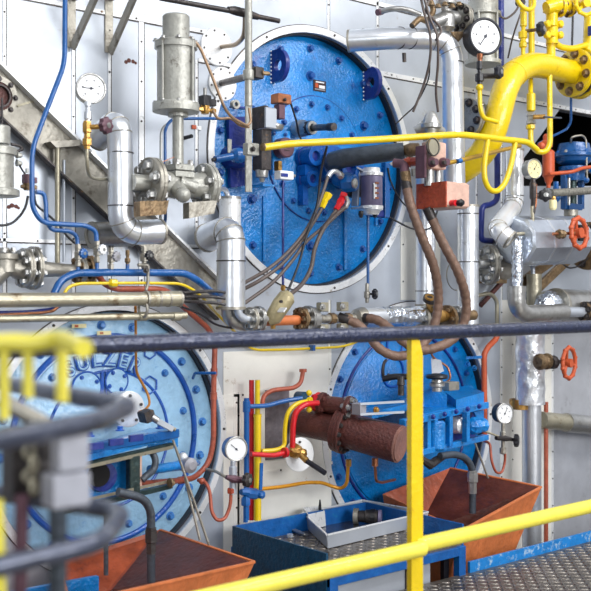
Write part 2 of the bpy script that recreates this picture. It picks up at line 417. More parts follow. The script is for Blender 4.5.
# ------------------------------------------------------------ blue end covers
def cover(kname, label, mb, group, cf=1.0):
    c, R = cover_geo(kname); t = T('end_cover', label, 'cover', group)
    hz = V((0, .045, 0))
    rim = t.part('rim_seal', rubber); rim.annulus(c+V((0, .055, 0)), OUT, R*.985, R*1.0, .075, 96)
    rim.disc(c+V((0, .1, 0)), OUT, R*1.0, .02, 64)
    col = t.part('collar_ring', cladw)
    col.annulus(c+OUT*.003, OUT, R*1.0, R*1.055, .01, 96)
    t.part('collar_outline_shade', dark).annulus(c+OUT*.001, OUT, R*1.055, R*1.063, .003, 96)  # dark ring painted as the shaded gap line outlining the collar
    for k in range(36):
        a = 2*PI*k/36; s = col.sub('screw', dark) if k % 4 == 0 else None
        if s: s.lathe(c+V((math.cos(a), 0, math.sin(a)))*R*1.03+OUT*.008, OUT, [(0, .006), (.004, .005)], 8)
    pl = t.part('plate', mb)
    pl.lathe(c+hz, OUT, [(-.03, R*.984), (-.002, R*.984), (0, R*.977)], 96)
    return t, c, R, hz, pl
def ringbolts(t, c, R, n, fr, hz, m, r, a0=0, lift=0, skip=()):
    for k in range(n):
        if k in skip: continue
        a = a0+2*PI*k/n; b = t.part('bolt', m); b.bolt(c+hz+V((math.cos(a), 0, math.sin(a)))*R*fr+OUT*lift, OUT, r, r*1.3)
# upper
t, c, R, hz, pl = cover('upper', 'upper blue round cover with two lifting lugs and a central hub', blueh, None)
ringbolts(t, c, R, 18, .9, hz, blue, .0125, a0=math.radians(10))
ringbolts(t, c, R, 6, .68, hz, blue, .016, a0=math.radians(30))
ci = P(316, 159, -.045); Ri = 63*S(316)
t.part('inner_groove', blued).ring(ci+OUT*.004, OUT, Ri*1.0, .004, 80, 8); ip = t.part('inner_cover', blueh); ip.lathe(ci, OUT, [(-.01, Ri), (.008, Ri), (.012, Ri*.975)], 64)
for k in range(16):
    a = 2*PI*(k+.4)/16; ip.sub('bolt', blue).bolt(ci+V((math.cos(a), 0, math.sin(a)))*Ri*.87+OUT*.012, OUT, .0105, .013)
hub = t.part('hub', mat('shaded_hub_paint', (0, 84, 168), 0, .3, .2, 20, .4, 60, coat=.4))  # hub colour darkened to carry a navy shadow
for (px, py, rr, l) in ((303, 158, 9.5, .09), (312, 158, 13, .05), (320, 164, 16, .1), (330, 170, 12, .14), (303, 180, 8, .07), (340, 178, 10, .15)):
    q = P(px, py, -.03); r = rr*S(px); hub.lathe(q, OUT, [(0, r*1.15), (.02, r*1.1), (.024, r), (l, r), (l, r*.55), (l*.8, r*.5)], 28); t.part('hub_bore_shade', blued).disc(q+OUT*(l*.82), OUT, r*.48, .004, 24); t.part('hub_edge', blued).ring(q+OUT*.022, OUT, r*1.08, .0025, 32, 6)  # dark discs put the shade inside the bores into colour
hub.box(P(318, 172, .0), .2, .06, .05)
hub.box(P(302, 192, -.02), .03, .05, .12)
for (px, py) in ((270.5, 67), (363, 84)):
    q = P(px, py, -.045); r = 16.2*S(px); g = t.part('lifting_lug', blued)  # dark blue puts the shade of the side faces into the lug
    pts = [q+Z*r*1.0, q-Z*r*1.0]+[q+OUT*(.045+math.sin(b)*.062)+Z*(-math.cos(b)*r) for b in [PI*i/16 for i in range(17)]]
    n = len(pts); hc = q+OUT*.05; hr = .026
    # plate with a round eye: outer loop joined to inner loop
    outer = []
    for i in range(48):
        a = 2*PI*i/48; d = V((0, -math.cos(a), math.sin(a)))
        # support point of D outline along direction
        lo, hi = 0.0, .3
        for _ in range(24):
            m_ = (lo+hi)/2; p_ = hc+d*m_; yy = -(p_.y-q.y); zz = p_.z-q.z
            ins = yy > 0 and abs(zz) < r and (yy < .045 or ((yy-.045)/.062)**2+(zz/r)**2 < 1)
            if ins: lo = m_
            else: hi = m_
        outer.append(hc+d*lo)
    inner = [hc+V((0, -math.cos(2*PI*i/48), math.sin(2*PI*i/48)))*hr for i in range(48)]
    th = V((.022, 0, 0)); vsx = outer+inner+[p+th for p in outer]+[p+th for p in inner]; fs = []
    for i in range(48):
        j = (i+1) % 48; fs += [[i, j, 48+j, 48+i], [96+i, 144+i, 144+j, 96+j], [i, 96+i, 96+j, j], [48+i, 48+j, 144+j, 144+i]]
    g.add(vsx, fs)
    wl = g.sub('weld_seam', cladw)
    for k in range(9): wl.ball(q+Z*(r*(k/4-1)*.98)+OUT*.004, .0045, Z, 1, 8)
# name plate
npl = t.part('name_plate', mat('plate_black', (60, 40, 40), .1, .4, .1, 30, .1, 60)); q = P(319.5, 86, -.044); npl.box(q, .075, .004, .05)
npl.use(white); npl.box(q+V((.012, -.003, -.004)), .034, .003, .014); npl.box(q+V((0, -.003, .016)), .05, .003, .006)
npl.use(orange); npl.box(q+V((-.02, -.003, 0)), .018, .003, .02); npl.use(lavend); npl.box(q+V((0, -.003, -.017)), .06, .003, .006)

for px, y0, y1 in ((264, 196, 262), (345, 200, 270), (376, 180, 225)):
    a = P(px, y0, -.04); b = P(px, y1, -.04); rb = t.part("reinforcing_rib", blueh); rb.bar(a, b, .016, .012, OUT)

# lower left
t, c, R, hz, pl = cover('left', 'pale-lit blue round cover with raised lettering at lower left', bluel, None)
LB = mat('mid_blue_outline_paint', (28, 92, 186), .0, .3, .2, 14, .3, 60, coat=.4)
MBm = mat('mid_pale_blue_paint', (64, 128, 200), .0, .3, .2, 14, .3, 60, coat=.4)
ringbolts(t, c, R, 20, .885, hz, MBm, .0125, a0=math.radians(4))
rg = t.part('raised_ring', LB)
for fr, w_ in ((.885*.93+.015, .011), ):
    rg.ring(c+hz+OUT*.004, OUT, R*.80, .011, 96)
rg2 = t.part('inner_plate', bluel); rg2.lathe(c+hz, OUT, [(-.01, R*.765), (.007, R*.765), (.011, R*.752)], 96)
ringbolts(t, c, R, 12, .70, hz, MBm, .011, a0=math.radians(14), lift=.011, skip=(6, 7, 8))
rr2 = t.part('cast_rib', LB); rr2.ring(c+hz+OUT*.012, OUT, R*.53, .006, 80, 8, 0, PI*2)
rr2.bar(P(102, 371, -.03), P(102, 420, -.03), .012, .012, OUT); rr2.bar(P(106, 371, -.03), P(106, 420, -.03), .008, .012, OUT)
for (px, py, r_) in ((86, 388, 16), (116, 381, 12.5)):
    q = P(px, py, -.028); rr = r_*S(px); pc = t.part('port_cover', bluel); pc.lathe(q, OUT, [(-.006, rr), (.005, rr), (.008, rr*.93)], 40)
    pc.sub('port_ring', LB).ring(q+OUT*.006, OUT, rr*1.02, .0035, 48)
    for k in range(4): pc.sub('bolt', LB).bolt(q+V((math.cos(k*PI/2+.5), 0, math.sin(k*PI/2+.5)))*rr*.78+OUT*.008, OUT, .006)
for (px, py, r_) in ((150, 385, 9), (150, 352, 7)):
    q = P(px, py, -.028); rr = r_*S(px); rr2.ring(q, OUT, rr, .0035, 6, 8)
fc = bpy.data.curves.new('f', 'FONT'); fc.fill_mode = 'BOTH'; fc.extrude = .004; fc.bevel_depth = .0012
def glyph(ch, q, size, ang, g, wx=1.0):
    fc.body = ch; fc.size = size; fc.align_x = 'CENTER'
    o = bpy.data.objects.new('tmp', fc); bpy.context.scene.collection.objects.link(o); bpy.context.view_layer.update()
    me = bpy.data.meshes.new_from_object(o.evaluated_get(bpy.context.evaluated_depsgraph_get()))
    m4 = Matrix.Translation(q) @ Matrix.Rotation(ang, 4, 'Y') @ Matrix.Rotation(PI/2, 4, 'X') @ Matrix.Diagonal((wx, 1, 1, 1))
    g.add([m4 @ v.co for v in me.vertices], [list(p.vertices) for p in me.polygons]); bpy.data.objects.remove(o); bpy.data.meshes.remove(me)
lt = t.part('raised_lettering', LB)
cen = V((P(106, 440).x, .034, c.z)); Rt = c.z*0+ (440-372)*S(106)
Rt = 75*S(106)
for i, ch in enumerate('SULZER'):
    a = math.radians(-27+10.8*i); q = cen+V((math.sin(a)*Rt, 0, math.cos(a)*Rt))
    fc.extrude = .004; fc.offset = .0035; lt.use(LB); glyph(ch, V((q.x, .026, q.z)), .082, a, lt, .95)
    fc.extrude = .009; fc.offset = -.0015; lt.use(bluel); glyph(ch, V((q.x, .026, q.z)), .082, a, lt, .95)
for (px, py, col) in ((79, 326, orange), (104, 333, dialy)):
    g = t.part('name_plate', dialy); q = P(px, py, -.03); g.box(q, .06, .004, .016); g.use(col if col is orange else copper); g.box(q+OUT*.003+X*-.012, .014, .003, .008)

# lower right
t, c, R, hz, pl = cover('right', 'lower right blue round cover behind the yellow rail post', blueh, None)
ringbolts(t, c, R, 20, .885, hz, blue, .0115, a0=math.radians(8))
rg = t.part('raised_ring', blued); rg.ring(c+hz+OUT*.003, OUT, R*.79, .007, 96)
rg2 = t.part('inner_plate', blueh); rg2.lathe(c+hz, OUT, [(-.01, R*.76), (.007, R*.76), (.011, R*.745)], 96)
for (px, py, r_) in ((393, 372, 15), (395, 345, 11)):
    q = P(px, py, -.03); pc = t.part('port_ring', LB); pc.ring(q, OUT, r_*S(px), .006, 40)

# ------------------------------------------------------------ camera, lamps, world
cam = bpy.data.cameras.new('camera'); co = bpy.data.objects.new('camera', cam); bpy.context.scene.collection.objects.link(co)
co.location = CAM; co.rotation_euler = (PI/2, 0, -AL); cam.sensor_width = 36; cam.lens = F/591*36; cam.shift_y = (291-295.5)/591
cam.clip_start = .05; cam.dof.use_dof = True; cam.dof.focus_distance = 4.4; cam.dof.aperture_fstop = 4.5
bpy.context.scene.camera = co
def area(name, loc, tgt, sx_, sy_, power, col=(1, 1, 1)):
    l = bpy.data.lights.new(name, 'AREA'); l.shape = 'RECTANGLE'; l.size = sx_; l.size_y = sy_; l.energy = power; l.color = col
    o = bpy.data.objects.new(name, l); bpy.context.scene.collection.objects.link(o); o.location = loc
    o.rotation_euler = (V(tgt)-V(loc)).to_track_quat('-Z', 'Y').to_euler()
area('ceiling_and_fill_lamp', (1.6, -3.2, 4.4), (2.6, 0, .9), 3.0, .5, 60, (1, .98, .95))
area('ceiling_and_fill_lamp', (4.4, -3.0, 4.2), (4.0, 0, .9), 3.0, .7, 90, (1, .98, .95))
area('ceiling_and_fill_lamp', (-2.2, -4.6, 1.9), (2.6, 0, .6), 2.0, 1.4, 45, (.93, .97, 1))  # soft key light added behind camera left, not on the ceiling
area('ceiling_and_fill_lamp', (3.4, -6.5, 2.4), (3.2, 0, .5), 4.0, 2.0, 260, (1, 1, 1))  # large soft fill added behind the camera to brighten the lower wall
w = bpy.data.worlds.new('hall'); bpy.context.scene.world = w; w.use_nodes = True; nt = w.node_tree; N = nt.nodes; L = nt.links
tc = N.new('ShaderNodeTexCoord'); sp = N.new('ShaderNodeSeparateXYZ'); L.new(tc.outputs['Generated'], sp.inputs[0])
r = N.new('ShaderNodeValToRGB'); mr = N.new('ShaderNodeMapRange'); mr.inputs['From Min'].default_value = -1; mr.inputs['From Max'].default_value = 1
L.new(sp.outputs['Z'], mr.inputs['Value']); L.new(mr.outputs['Result'], r.inputs['Fac'])
e = r.color_ramp.elements; e[0].position = .3; e[0].color = (.2, .19, .2, 1); e[1].position = .8; e[1].color = (.9, .93, 1, 1)
x = e.new(.5); x.color = (.46, .46, .47, 1)
nz = N.new('ShaderNodeTexNoise'); nz.inputs['Scale'].default_value = 3.5; nz.inputs['Detail'].default_value = 3; mp = N.new('ShaderNodeMapping'); mp.inputs['Scale'].default_value = (1, 1, .45)
L.new(tc.outputs['Generated'], mp.inputs['Vector']); L.new(mp.outputs[0], nz.inputs['Vector'])
r2 = N.new('ShaderNodeValToRGB'); r2.color_ramp.elements[0].position = .42; r2.color_ramp.elements[0].color = (.35, .35, .35, 1); r2.color_ramp.elements[1].position = .62; r2.color_ramp.elements[1].color = (1.7, 1.7, 1.7, 1)
L.new(nz.outputs['Fac'], r2.inputs['Fac'])
mx = N.new('ShaderNodeMix'); mx.data_type = 'RGBA'; mx.blend_type = 'MULTIPLY'; mx.inputs['Factor'].default_value = 1
L.new(r.outputs['Color'], mx.inputs['A']); L.new(r2.outputs['Color'], mx.inputs['B']); L.new(mx.outputs['Result'], N['Background'].inputs['Color']); N['Background'].inputs['Strength'].default_value = .75
vsn = bpy.context.scene.view_settings; vsn.view_transform = 'Standard'; vsn.look = 'None'; vsn.exposure = 0; vsn.gamma = 1; vsn.use_curve_mapping = False
# ============================================================ upper left
# steel brackets under the pipe run at the top
for i, (x0, x1, y1, lab) in enumerate(((71, 95, 48, 'left dull steel wall bracket with a slanted brace at the top edge'), (108.5, 140, 53, 'right dull steel wall bracket with a slanted brace at the top edge'))):
    t = T('wall_bracket', lab, 'bracket', 'brackets at the top of the wall')
    q = P(x0, y1, .0); top = P(x0, -14, 0); L = .3
    t.part('upright', dull).bar(q, top, .035, .012, OUT)
    a = q+OUT*.012; b = V((q.x, 0, P(x0, -6, .0).z))+OUT*.24
    t.part('brace', dull).bar(a, b, .035, .012, X)
    z0 = P(x0, -4, 0).z
    t.part('arm', dull).bar(V((q.x, -.006, z0)), V((q.x, -.3, z0)), .035, .035, Z)
t = T('support_channel', 'broad dull steel channel running diagonally down across the upper left wall', 'beam')
web = t.part('web', dull); a0, a1, b1, b0 = P(-40, 35, .02), P(226, 288, .02), P(190, 318, .02), P(-40, 92, .02)
web.prism(W([(-40, 30), (236, 300), (214, 320), (-40, 84)], .02), OUT*.008)
for nm, p, q in (('upper_flange', (-40, 30), (236, 300)), ('lower_flange', (-40, 84), (214, 320))):
    g = t.part(nm, cladw if nm[0] == 'u' else dark); A, B = P(*p, .028), P(*q, .028); g.prism([A, B, B+OUT*.035, A+OUT*.035], Z*(.012 if nm[0] == 'u' else .008))  # upper edge coloured bright as if lit, lower edge dark as if shaded
g = t.part('cross_plate', dull); g.prism(W([(44, 143), (74, 141), (74, 147), (50, 149)], .03), OUT*.05)
g = t.part('weld_strip', beige); g.bar(P(17, 106, .03), P(34, 101, .03), .008, .004, OUT)
t = T('round_port', 'dark round flanged port cut off by the left edge above the beam', 'flange')
q = P(-4, 97, .06); R = 20*S(0, .06)
t.part('rim', dull).annulus(q, OUT, R*.72, R, .05); t.part('bore', brown).disc(q+OUT*.005, OUT, R*.74, .03); t.part('inner_rim', dark).annulus(q+OUT*.01, OUT, R*.5, R*.58, .05)
for k in range(8): t.part('bolt', dark).bolt(q+V((math.cos(k*PI/4), 0, math.sin(k*PI/4)))*R*.86+OUT*.025, OUT, .007)
# thin support posts
pipe('support_post', 'thin beige steel post standing behind the blue tubes at left', [(57.5, 145, .06), (57.5, 264, .06)], 2.6, beige, cat='post')
pipe('conduit', 'slim pale vertical conduit just right of the thin beige post', [(64, 160, .03), (64, 262, .03)], 1.6, clad, cat='conduit')

# gauge with siphon at (90, 89)
t, c, R = gauge('steel cased pressure gauge on a chrome stem over brass fittings, upper left', 91, 88.5, .36, 15.2, yaw=-.25, needle=272, case=steel, depth=.75)
st = t.part('stem', chrome); s = S(88, .36)
st.lathe(P(88, 102, .38), Z*-1, [(0, 3.6*s), (4*s, 3.6*s), (5*s, 2.6*s), (9*s, 2.6*s), (10*s, 4*s), (17*s, 4*s), (18*s, 3*s), (20*s, 3*s)], 14)
bf = t.part('brass_fitting', brass); bf.lathe(P(87, 121, .38), Z*-1, [(0, 3.6*s), (3*s, 4.8*s), (11*s, 4.8*s), (12*s, 3.2*s), (17*s, 3.6*s), (18*s, 5*s), (24*s, 5*s), (25*s, 3.4*s), (28*s, 3.2*s)], 6)
kp = P(106, 125.5, .42); bf.tube([P(87, 127, .38), P(95, 127, .40), kp], 2.6*s, .01); knob(t, kp, V((.35, -1, 0)), 8.2*s, maroon, lobes=8)
t.part('siphon_tube', beige).tube(W([(87, 146, .38), (87, 165, .38), (89, 176, .34), (97, 179, .28), (110, 179, .2)]), 1.9*s, .03)

# insulated pipe 1
def insul(name, label, pts, rpx, bands=(), m=chrome, cat='insulated pipe', bend=1.7, ends=True, group=None, seams=None):
    t = T(name, label, cat, group); w = [P(*p) for p in pts]; r = rpx*S(pts[len(pts)//2][0], pts[len(pts)//2][2])
    g = t.part('sheet_cladding', m); path = fillet(w, r*bend); g.sweep(path, r, 32)
    # elbow segment seams
    tot = 0
    for i in range(1, len(path)-1):
        a = (path[i]-path[i-1]).angle(path[i+1]-path[i]) if (path[i]-path[i-1]).length > 1e-6 and (path[i+1]-path[i]).length > 1e-6 else 0
        tot += a
        if tot > .42:
            t.part('elbow_seam', dull).ring(path[i], (path[i+1]-path[i-1]), r*1.005, r*.05, 36, 6); tot = 0
    for (px, py, h, ax) in bands:
        t.part('band', dark).annulus(P(px, py, h), ax, r*.99, r*1.035, r*.09, 36)
    for e, q in ((w[0], w[1]), (w[-1], w[-2])):
        if ends: t.part('end_collar', dull).annulus(e, q-e, r*.7, r*1.05, r*.2, 36)
    return t, w, r
insul('insulated_pipe', 'shiny clad pipe elbow dropping right of the brass gauge fittings', [(97, 139, .12), (119, 118, .26), (120.5, 165, .26), (120.5, 233, .26), (160, 231.5, .26)], 12.6, [(120.5, 153, .26, Z), (120.5, 206, .26, Z)], bend=2.2)
insul('insulated_pipe', 'short clad horizontal stub behind the blue tube ends at left', [(92, 235, .1), (130, 234, .1)], 12.5, m=steel)
# white reservoir
def reservoir(label, cx, k=1.0, dx=0, full=True):
    t = T('pressure_vessel', label, 'vessel', 'grey cylindrical vessels'); h = .3; s = S(cx, h)
    def lz(nm, prof, m, n=36):
        g = t.part(nm, m); 
        base = P(cx, 100, h); g.lathe(base, Z, [((100-y)*s, r*s) for y, r in prof], n); return g
    lz('neck', [(46, 13.6), (17, 13.6), (15.5, 12.4)], greyp)
    top = lz('upper_flange', [(49, 21.5), (43, 21.5), (41.5, 20.5)], greyp)
    lz('shell', [(104, 19), (48, 19)], greyp)
    bot = lz('lower_flange', [(113, 20), (112, 23.5), (105, 23.5), (103, 22.5)], greyp)
    for i in range(8):
        a = 2*PI*(i+.4)/8; d = V((math.cos(a), math.sin(a), 0))*21*s; b = P(cx, 100, h)
        if i % 2 == 0: t.part('tie_rod', greyp).cyl(b+d+Z*(100-110)*s, b+d+Z*(100-42)*s, 1.3*s, n=10)
        top.sub('nut', steel).bolt(b+d*.97+Z*(100-42)*s, Z, 2*s); bot.sub('nut', steel).bolt(b+d+Z*(100-104)*s, Z, 1.9*s)
    return t, s
t, s = reservoir('tall grey vessel with bolted flanges hung above the flanged valve, upper left', 176)
t.part('outlet_pipe', greyp).cyl(P(178, 111, .3), P(178, 166, .3), 5.6*s)
t.part('outlet_collar', greyp).cyl(P(178, 111, .3), P(178, 117, .3), 10*s)
# second vessel at the left edge
t = T('pressure_vessel', 'grey cylindrical vessel cut off by the left edge of the photo', 'vessel', 'grey cylindrical vessels'); s = S(-3, .3)
for nm, prof, m in (('neck', [(144, 14), (127, 14), (126, 13)], greyp), ('upper_flange', [(155, 20.5), (148, 20.5), (146, 16)], greyp), ('shell', [(190, 17.5), (152, 17.5)], greyp), ('lower_flange', [(197, 19), (196, 23), (190, 23), (189, 21)], greyp)):
    t.part(nm, m).lathe(P(-4, 150, .3), Z, [((150-y)*s, r*s) for y, r in prof], 36)
t.part('lifting_handle', dark).tube(W([(11, 144, .3), (20, 146, .3), (23, 149, .3), (16, 152, .3)]), 1.6*s)
for y in (155, 163): t.part('clamp_bolt', greyp).bolt(P(17, y, .3), X, 2.6*s, .015)
t.part('inlet_rod', dark).cyl(P(2, 98, .3), P(2, 127, .3), 1.2*s)
def solenoid(label, px, py, h, k, coil, body, group='small solenoid valves'):
    t = T('solenoid_valve', label, 'valve', group); s = S(px, h)*k
    t.part('coil', coil).box(P(px, py-2, h), 9*s, 9*s, 11*s)
    t.part('connector', coil).box(P(px, py-2, h)+V((8*s, 0, -1*s)), 7*s, 7*s, 7*s)
    t.part('core_tube', steel).cyl(P(px, py-8, h), P(px, py-15*k, h), 2*s, n=12)
    t.part('body', body).lathe(P(px, py+6*k, h), Z, [(-5*s, 4*s), (-3*s, 5*s), (3*s, 5*s), (5*s, 3*s)], 6)
    t.part('union', body).lathe(P(px+2*k, py+7*k, h)-X*10*s, X, [(0, 2*s), (4*s, 3*s), (5*s, 2*s), (15*s, 2*s), (16*s, 3*s), (20*s, 2.6*s)], 6)
    return t
solenoid('black solenoid valve on brass fittings right of the tall grey vessel', 205, 103, .3, 1.0, black, brass)
t = solenoid('small dark red solenoid valve between blue tube and cut-off vessel at left', 27, 181, .3, .85, maroon, rusty)
# tubes around them
pipe('tube', 'thin tan tube curving down from the vessel flange to the white post', [(190, 37, .36), (200, 47, .36), (212, 76, .36), (224, 107, .36), (231, 117, .35), (247, 126, .33), (251, 122, .33), (249, 108, .33)], 1.5, mat('tan_tube', (158, 130, 104), .5, .35, .1, 20, .1, 60), bend=6)
pipe('tube', 'thin tan tube looping from the black solenoid to the post foot', [(213, 110, .32), (217, 119, .32), (232, 118, .32), (240, 126, .32), (249, 127, .32)], 1.4, MATS['tan_tube'], bend=6)
pipe('tube', 'blue tube beside the tall grey vessel outlet, turning right under it', [(222, 118.5, .16), (172, 118.5, .16), (165, 128, .16), (165.5, 222, .16), (161, 230, .16)], 1.6, bluet, bend=6)
pipe('tube', 'pale steel tube just left of the blue tube under the vessel', [(171, 121, .12), (161, 129, .12), (160.5, 230, .12)], 1.4, steel, bend=6)
pipe('tube', 'long blue tube descending from the top edge and turning to the white knob valve', [(65, -10, .34), (64.5, 64, .34), (47, 109, .34), (32, 149, .34), (32, 208, .34), (42, 223, .34), (86, 225.5, .34), (96, 231, .34), (96.5, 241, .34)], 2.5, bluet, bend=5)
pipe('tube', 'shorter blue tube from the small solenoid to the blue knob valve', [(36, 192, .3), (44, 193, .3), (46, 204, .3), (46, 220, .3), (51, 230, .3), (70, 231, .3), (77, 236, .3), (77.5, 244, .3)], 2.2, bluet, bend=4)
pipe('cable', 'black cable sagging from the small solenoid to the left edge', [(28, 196, .28), (25, 208, .28), (17, 219, .28), (6, 225, .28), (-20, 225, .28)], 1.4, black, spline=True, cat='cable')
pipe('cable', 'black cable falling diagonally behind the blue tubes to the valve', [(34, 190, .22), (36, 204, .22), (46, 213, .22), (58, 224, .22), (67, 236, .22), (76, 244, .22)], 1.2, black, spline=True, cat='cable')
pipe('cable', 'short black cable from vessel clamp down to the small solenoid', [(17, 160, .3), (21, 168, .3), (25, 174, .3)], 1.0, black, spline=True, cat='cable')
# top dark pipe with branch
t, w, r = pipe('pipe', 'dark pipe sloping along the top edge with a branch bending down', [(160, -2, .25), (236, 12, .25), (279, 21, .25)], 2.6, dark, cat='pipe')
t.part('sleeve', dark).sweep(W([(228, 9.5), (234, 10.5), (248, 14), (258, 17)], .25), [r*1.2, r*1.75, r*1.75, r*1.2])
t.part('branch', mat('bare_tube', (150, 136, 120), .8, .3, .15, 20, .1, 60)).tube(W([(245, 14, .25), (244.5, 36, .22), (236, 45, .12), (219, 47, -.01)]), r*.95, r*4)
t = T('wall_rosette', 'round pale wall plate where the bent branch pipe enters', 'plate'); q = P(216, 47, .001); R = 19*S(216)
t.part('plate', cladw).lathe(q, OUT, [(0, R), (.006, R), (.008, R*.97)], 48)
for k in range(8): t.part('screw', dark).lathe(q+V((math.cos(k*PI/4+.2), 0, math.sin(k*PI/4+.2)))*R*.84+OUT*.008, OUT, [(0, .0045), (.003, .004)], 8)
t = T('wall_rosette', 'pale wall plate behind the stub clamped to the white post', 'plate'); q = P(222, 84, .001)
t.part('plate', cladw).lathe(q, OUT, [(0, R*.9), (.006, R*.9), (.008, R*.87)], 48)
for k in range(8): t.part('screw', dark).lathe(q+V((math.cos(k*PI/4+.2), 0, math.sin(k*PI/4+.2)))*R*.76+OUT*.008, OUT, [(0, .0045), (.003, .004)], 8)
# white vertical post
t = T('instrument_post', 'white vertical pipe and flat bar standing before the upper blue cover', 'post'); s = S(248, .3)
t.part('pipe', greyp).cyl(P(248.5, -12, .3), P(248.5, 106, .3), 3.8*s); t.part('flat_bar', greyp).bar(P(248.5, 104, .3), P(248.5, 192, .3), 7.4*s, 2.2*s, OUT)
t.part('clamp', greyp).lathe(P(248.5, 80, .3), Z, [(0, 5*s), (1*s, 5.6*s), (9*s, 5.6*s), (10*s, 5*s)], 20)
g = t.part('stand_off', dark); g.cyl(P(222, 83, .01), P(246, 77, .28), 3.6*s); 
g = t.part('clamp_block', dark); g.box(P(256, 73.5, .3), .04, .05, .045); t.part('clamp_bolt', rusty).bolt(P(262, 73, .32), V((1, -.3, 0)), 2.2*s, .03)
# yellow tube rail
t = T('yellow_tube_rail', 'thin yellow rail crossing the upper blue cover and looping down at right', 'rail'); s = S(380, .62)
t.part('rail', yellow).tube(W([(264, 147.5, .42), (290, 143.6, .45), (380, 139.5, .56), (438, 135.5, .62), (462, 134.5, .62), (500, 139, .62), (528, 142, .62), (537, 150, .62)]), 3.6*s, .06)
t.part('loop', yellow).tube(W([(487.5, 140, .62), (484, 165, .62), (484.5, 180, .62), (489, 190, .62), (497, 192, .62), (505, 184, .62), (511, 166, .62), (515, 143, .62)]), 3.2*s, .06)
t.part('end_block', greyp).box(P(251, 149.5, .38), 14*S(251, .36), .03, 12*S(251, .36)); t.part('clamp_bolt', dark).bolt(P(253, 149, .4), OUT, .007)
t.part('pinch_bolt', rusty).bolt(P(263, 147, .42), X, .011, .02)

# flanged check valve
t = T('flanged_valve', 'painted grey valve body between two bolted flanges under the tall vessel', 'valve'); s = S(180, .3)
flange(t, P(151, 183, .3), X, 25*s, 9*s, 6, dull, steel, 4.6*s, .68)
flange(t, P(205, 186, .3), X, 23*s, 9*s, 6, greyp, steel, 4.2*s, .72)
b = t.part('body', greyp); b.sweep(W([(155, 184), (166, 184), (176, 187), (188, 186), (201, 186)], .3), [16*s, 13*s, 12*s, 11*s, 15*s], 28)
b.sweep(W([(168, 180, .3), (176, 187, .32), (182, 194, .38)]), [8*s, 8.5*s, 7.5*s], 24); b.ball(P(183, 195, .39), 7.6*s)
b.sweep(W([(180, 182, .34), (196, 188, .36)]), [6*s, 6.5*s], 20)
bn = t.part('bonnet', greyp); bn.box(P(179, 168, .3), 22*s, 22*s, 6*s); bn.box(P(179, 175, .3), 22*s, 22*s, 6*s)
for dx in (-1, 1):
    for dy in (-1, 1): bn.sub('bolt', steel).bolt(P(179, 165, .3)+V((dx*8*s, dy*8*s, 0)), Z, 3*s, 4*s)
t.part('tag', copper).bar(P(162, 162, .33), P(174, 157, .33), .006, .002, Z)
t.part('drip_bracket', rusty).prism(W([(134, 202, .32), (163, 201, .32), (160, 215, .32), (134, 217, .32)]), OUT*.04)
t.part('drip_bracket', dull).prism(W([(183, 203, .32), (211, 201, .32), (208, 214, .32), (183, 219, .32)]), OUT*.04)
t.part('inlet_stub', greyp).cyl(P(132, 182, .3), P(148, 183, .3), 8*s)
# small plates on wall
t = T('orange_marker', 'small orange and white marker on the wall below the black solenoid', 'marker'); g = t.part('marker', orange); g.box(P(194, 127, .004), .02, .006, .016); g.use(white); g.box(P(199, 128, .004), .02, .006, .016)
t = T('wall_pin', 'short black pin sticking out of the wall under the vessel', 'pin'); t.solo(black).cyl(P(184, 138, 0), P(192, 136, .04), .008, n=12)
for i, (px, py, lab) in enumerate(((130, 62, 'brown smudge marks on the sheet wall above the clad elbow'), (13, 207, 'brown smudge marks on the sheet wall at the left edge'))):
    t = T('paint_mark', lab, 'stain'); g = t.solo(stain)
    for dx, dy, r in ((-4, 0, .008), (-1, -1.5, .009), (3, -.5, .008), (5.5, 1, .006)): g.lathe(P(px+dx, py+dy, 0), OUT, [(0, r), (.001, r)], 9)

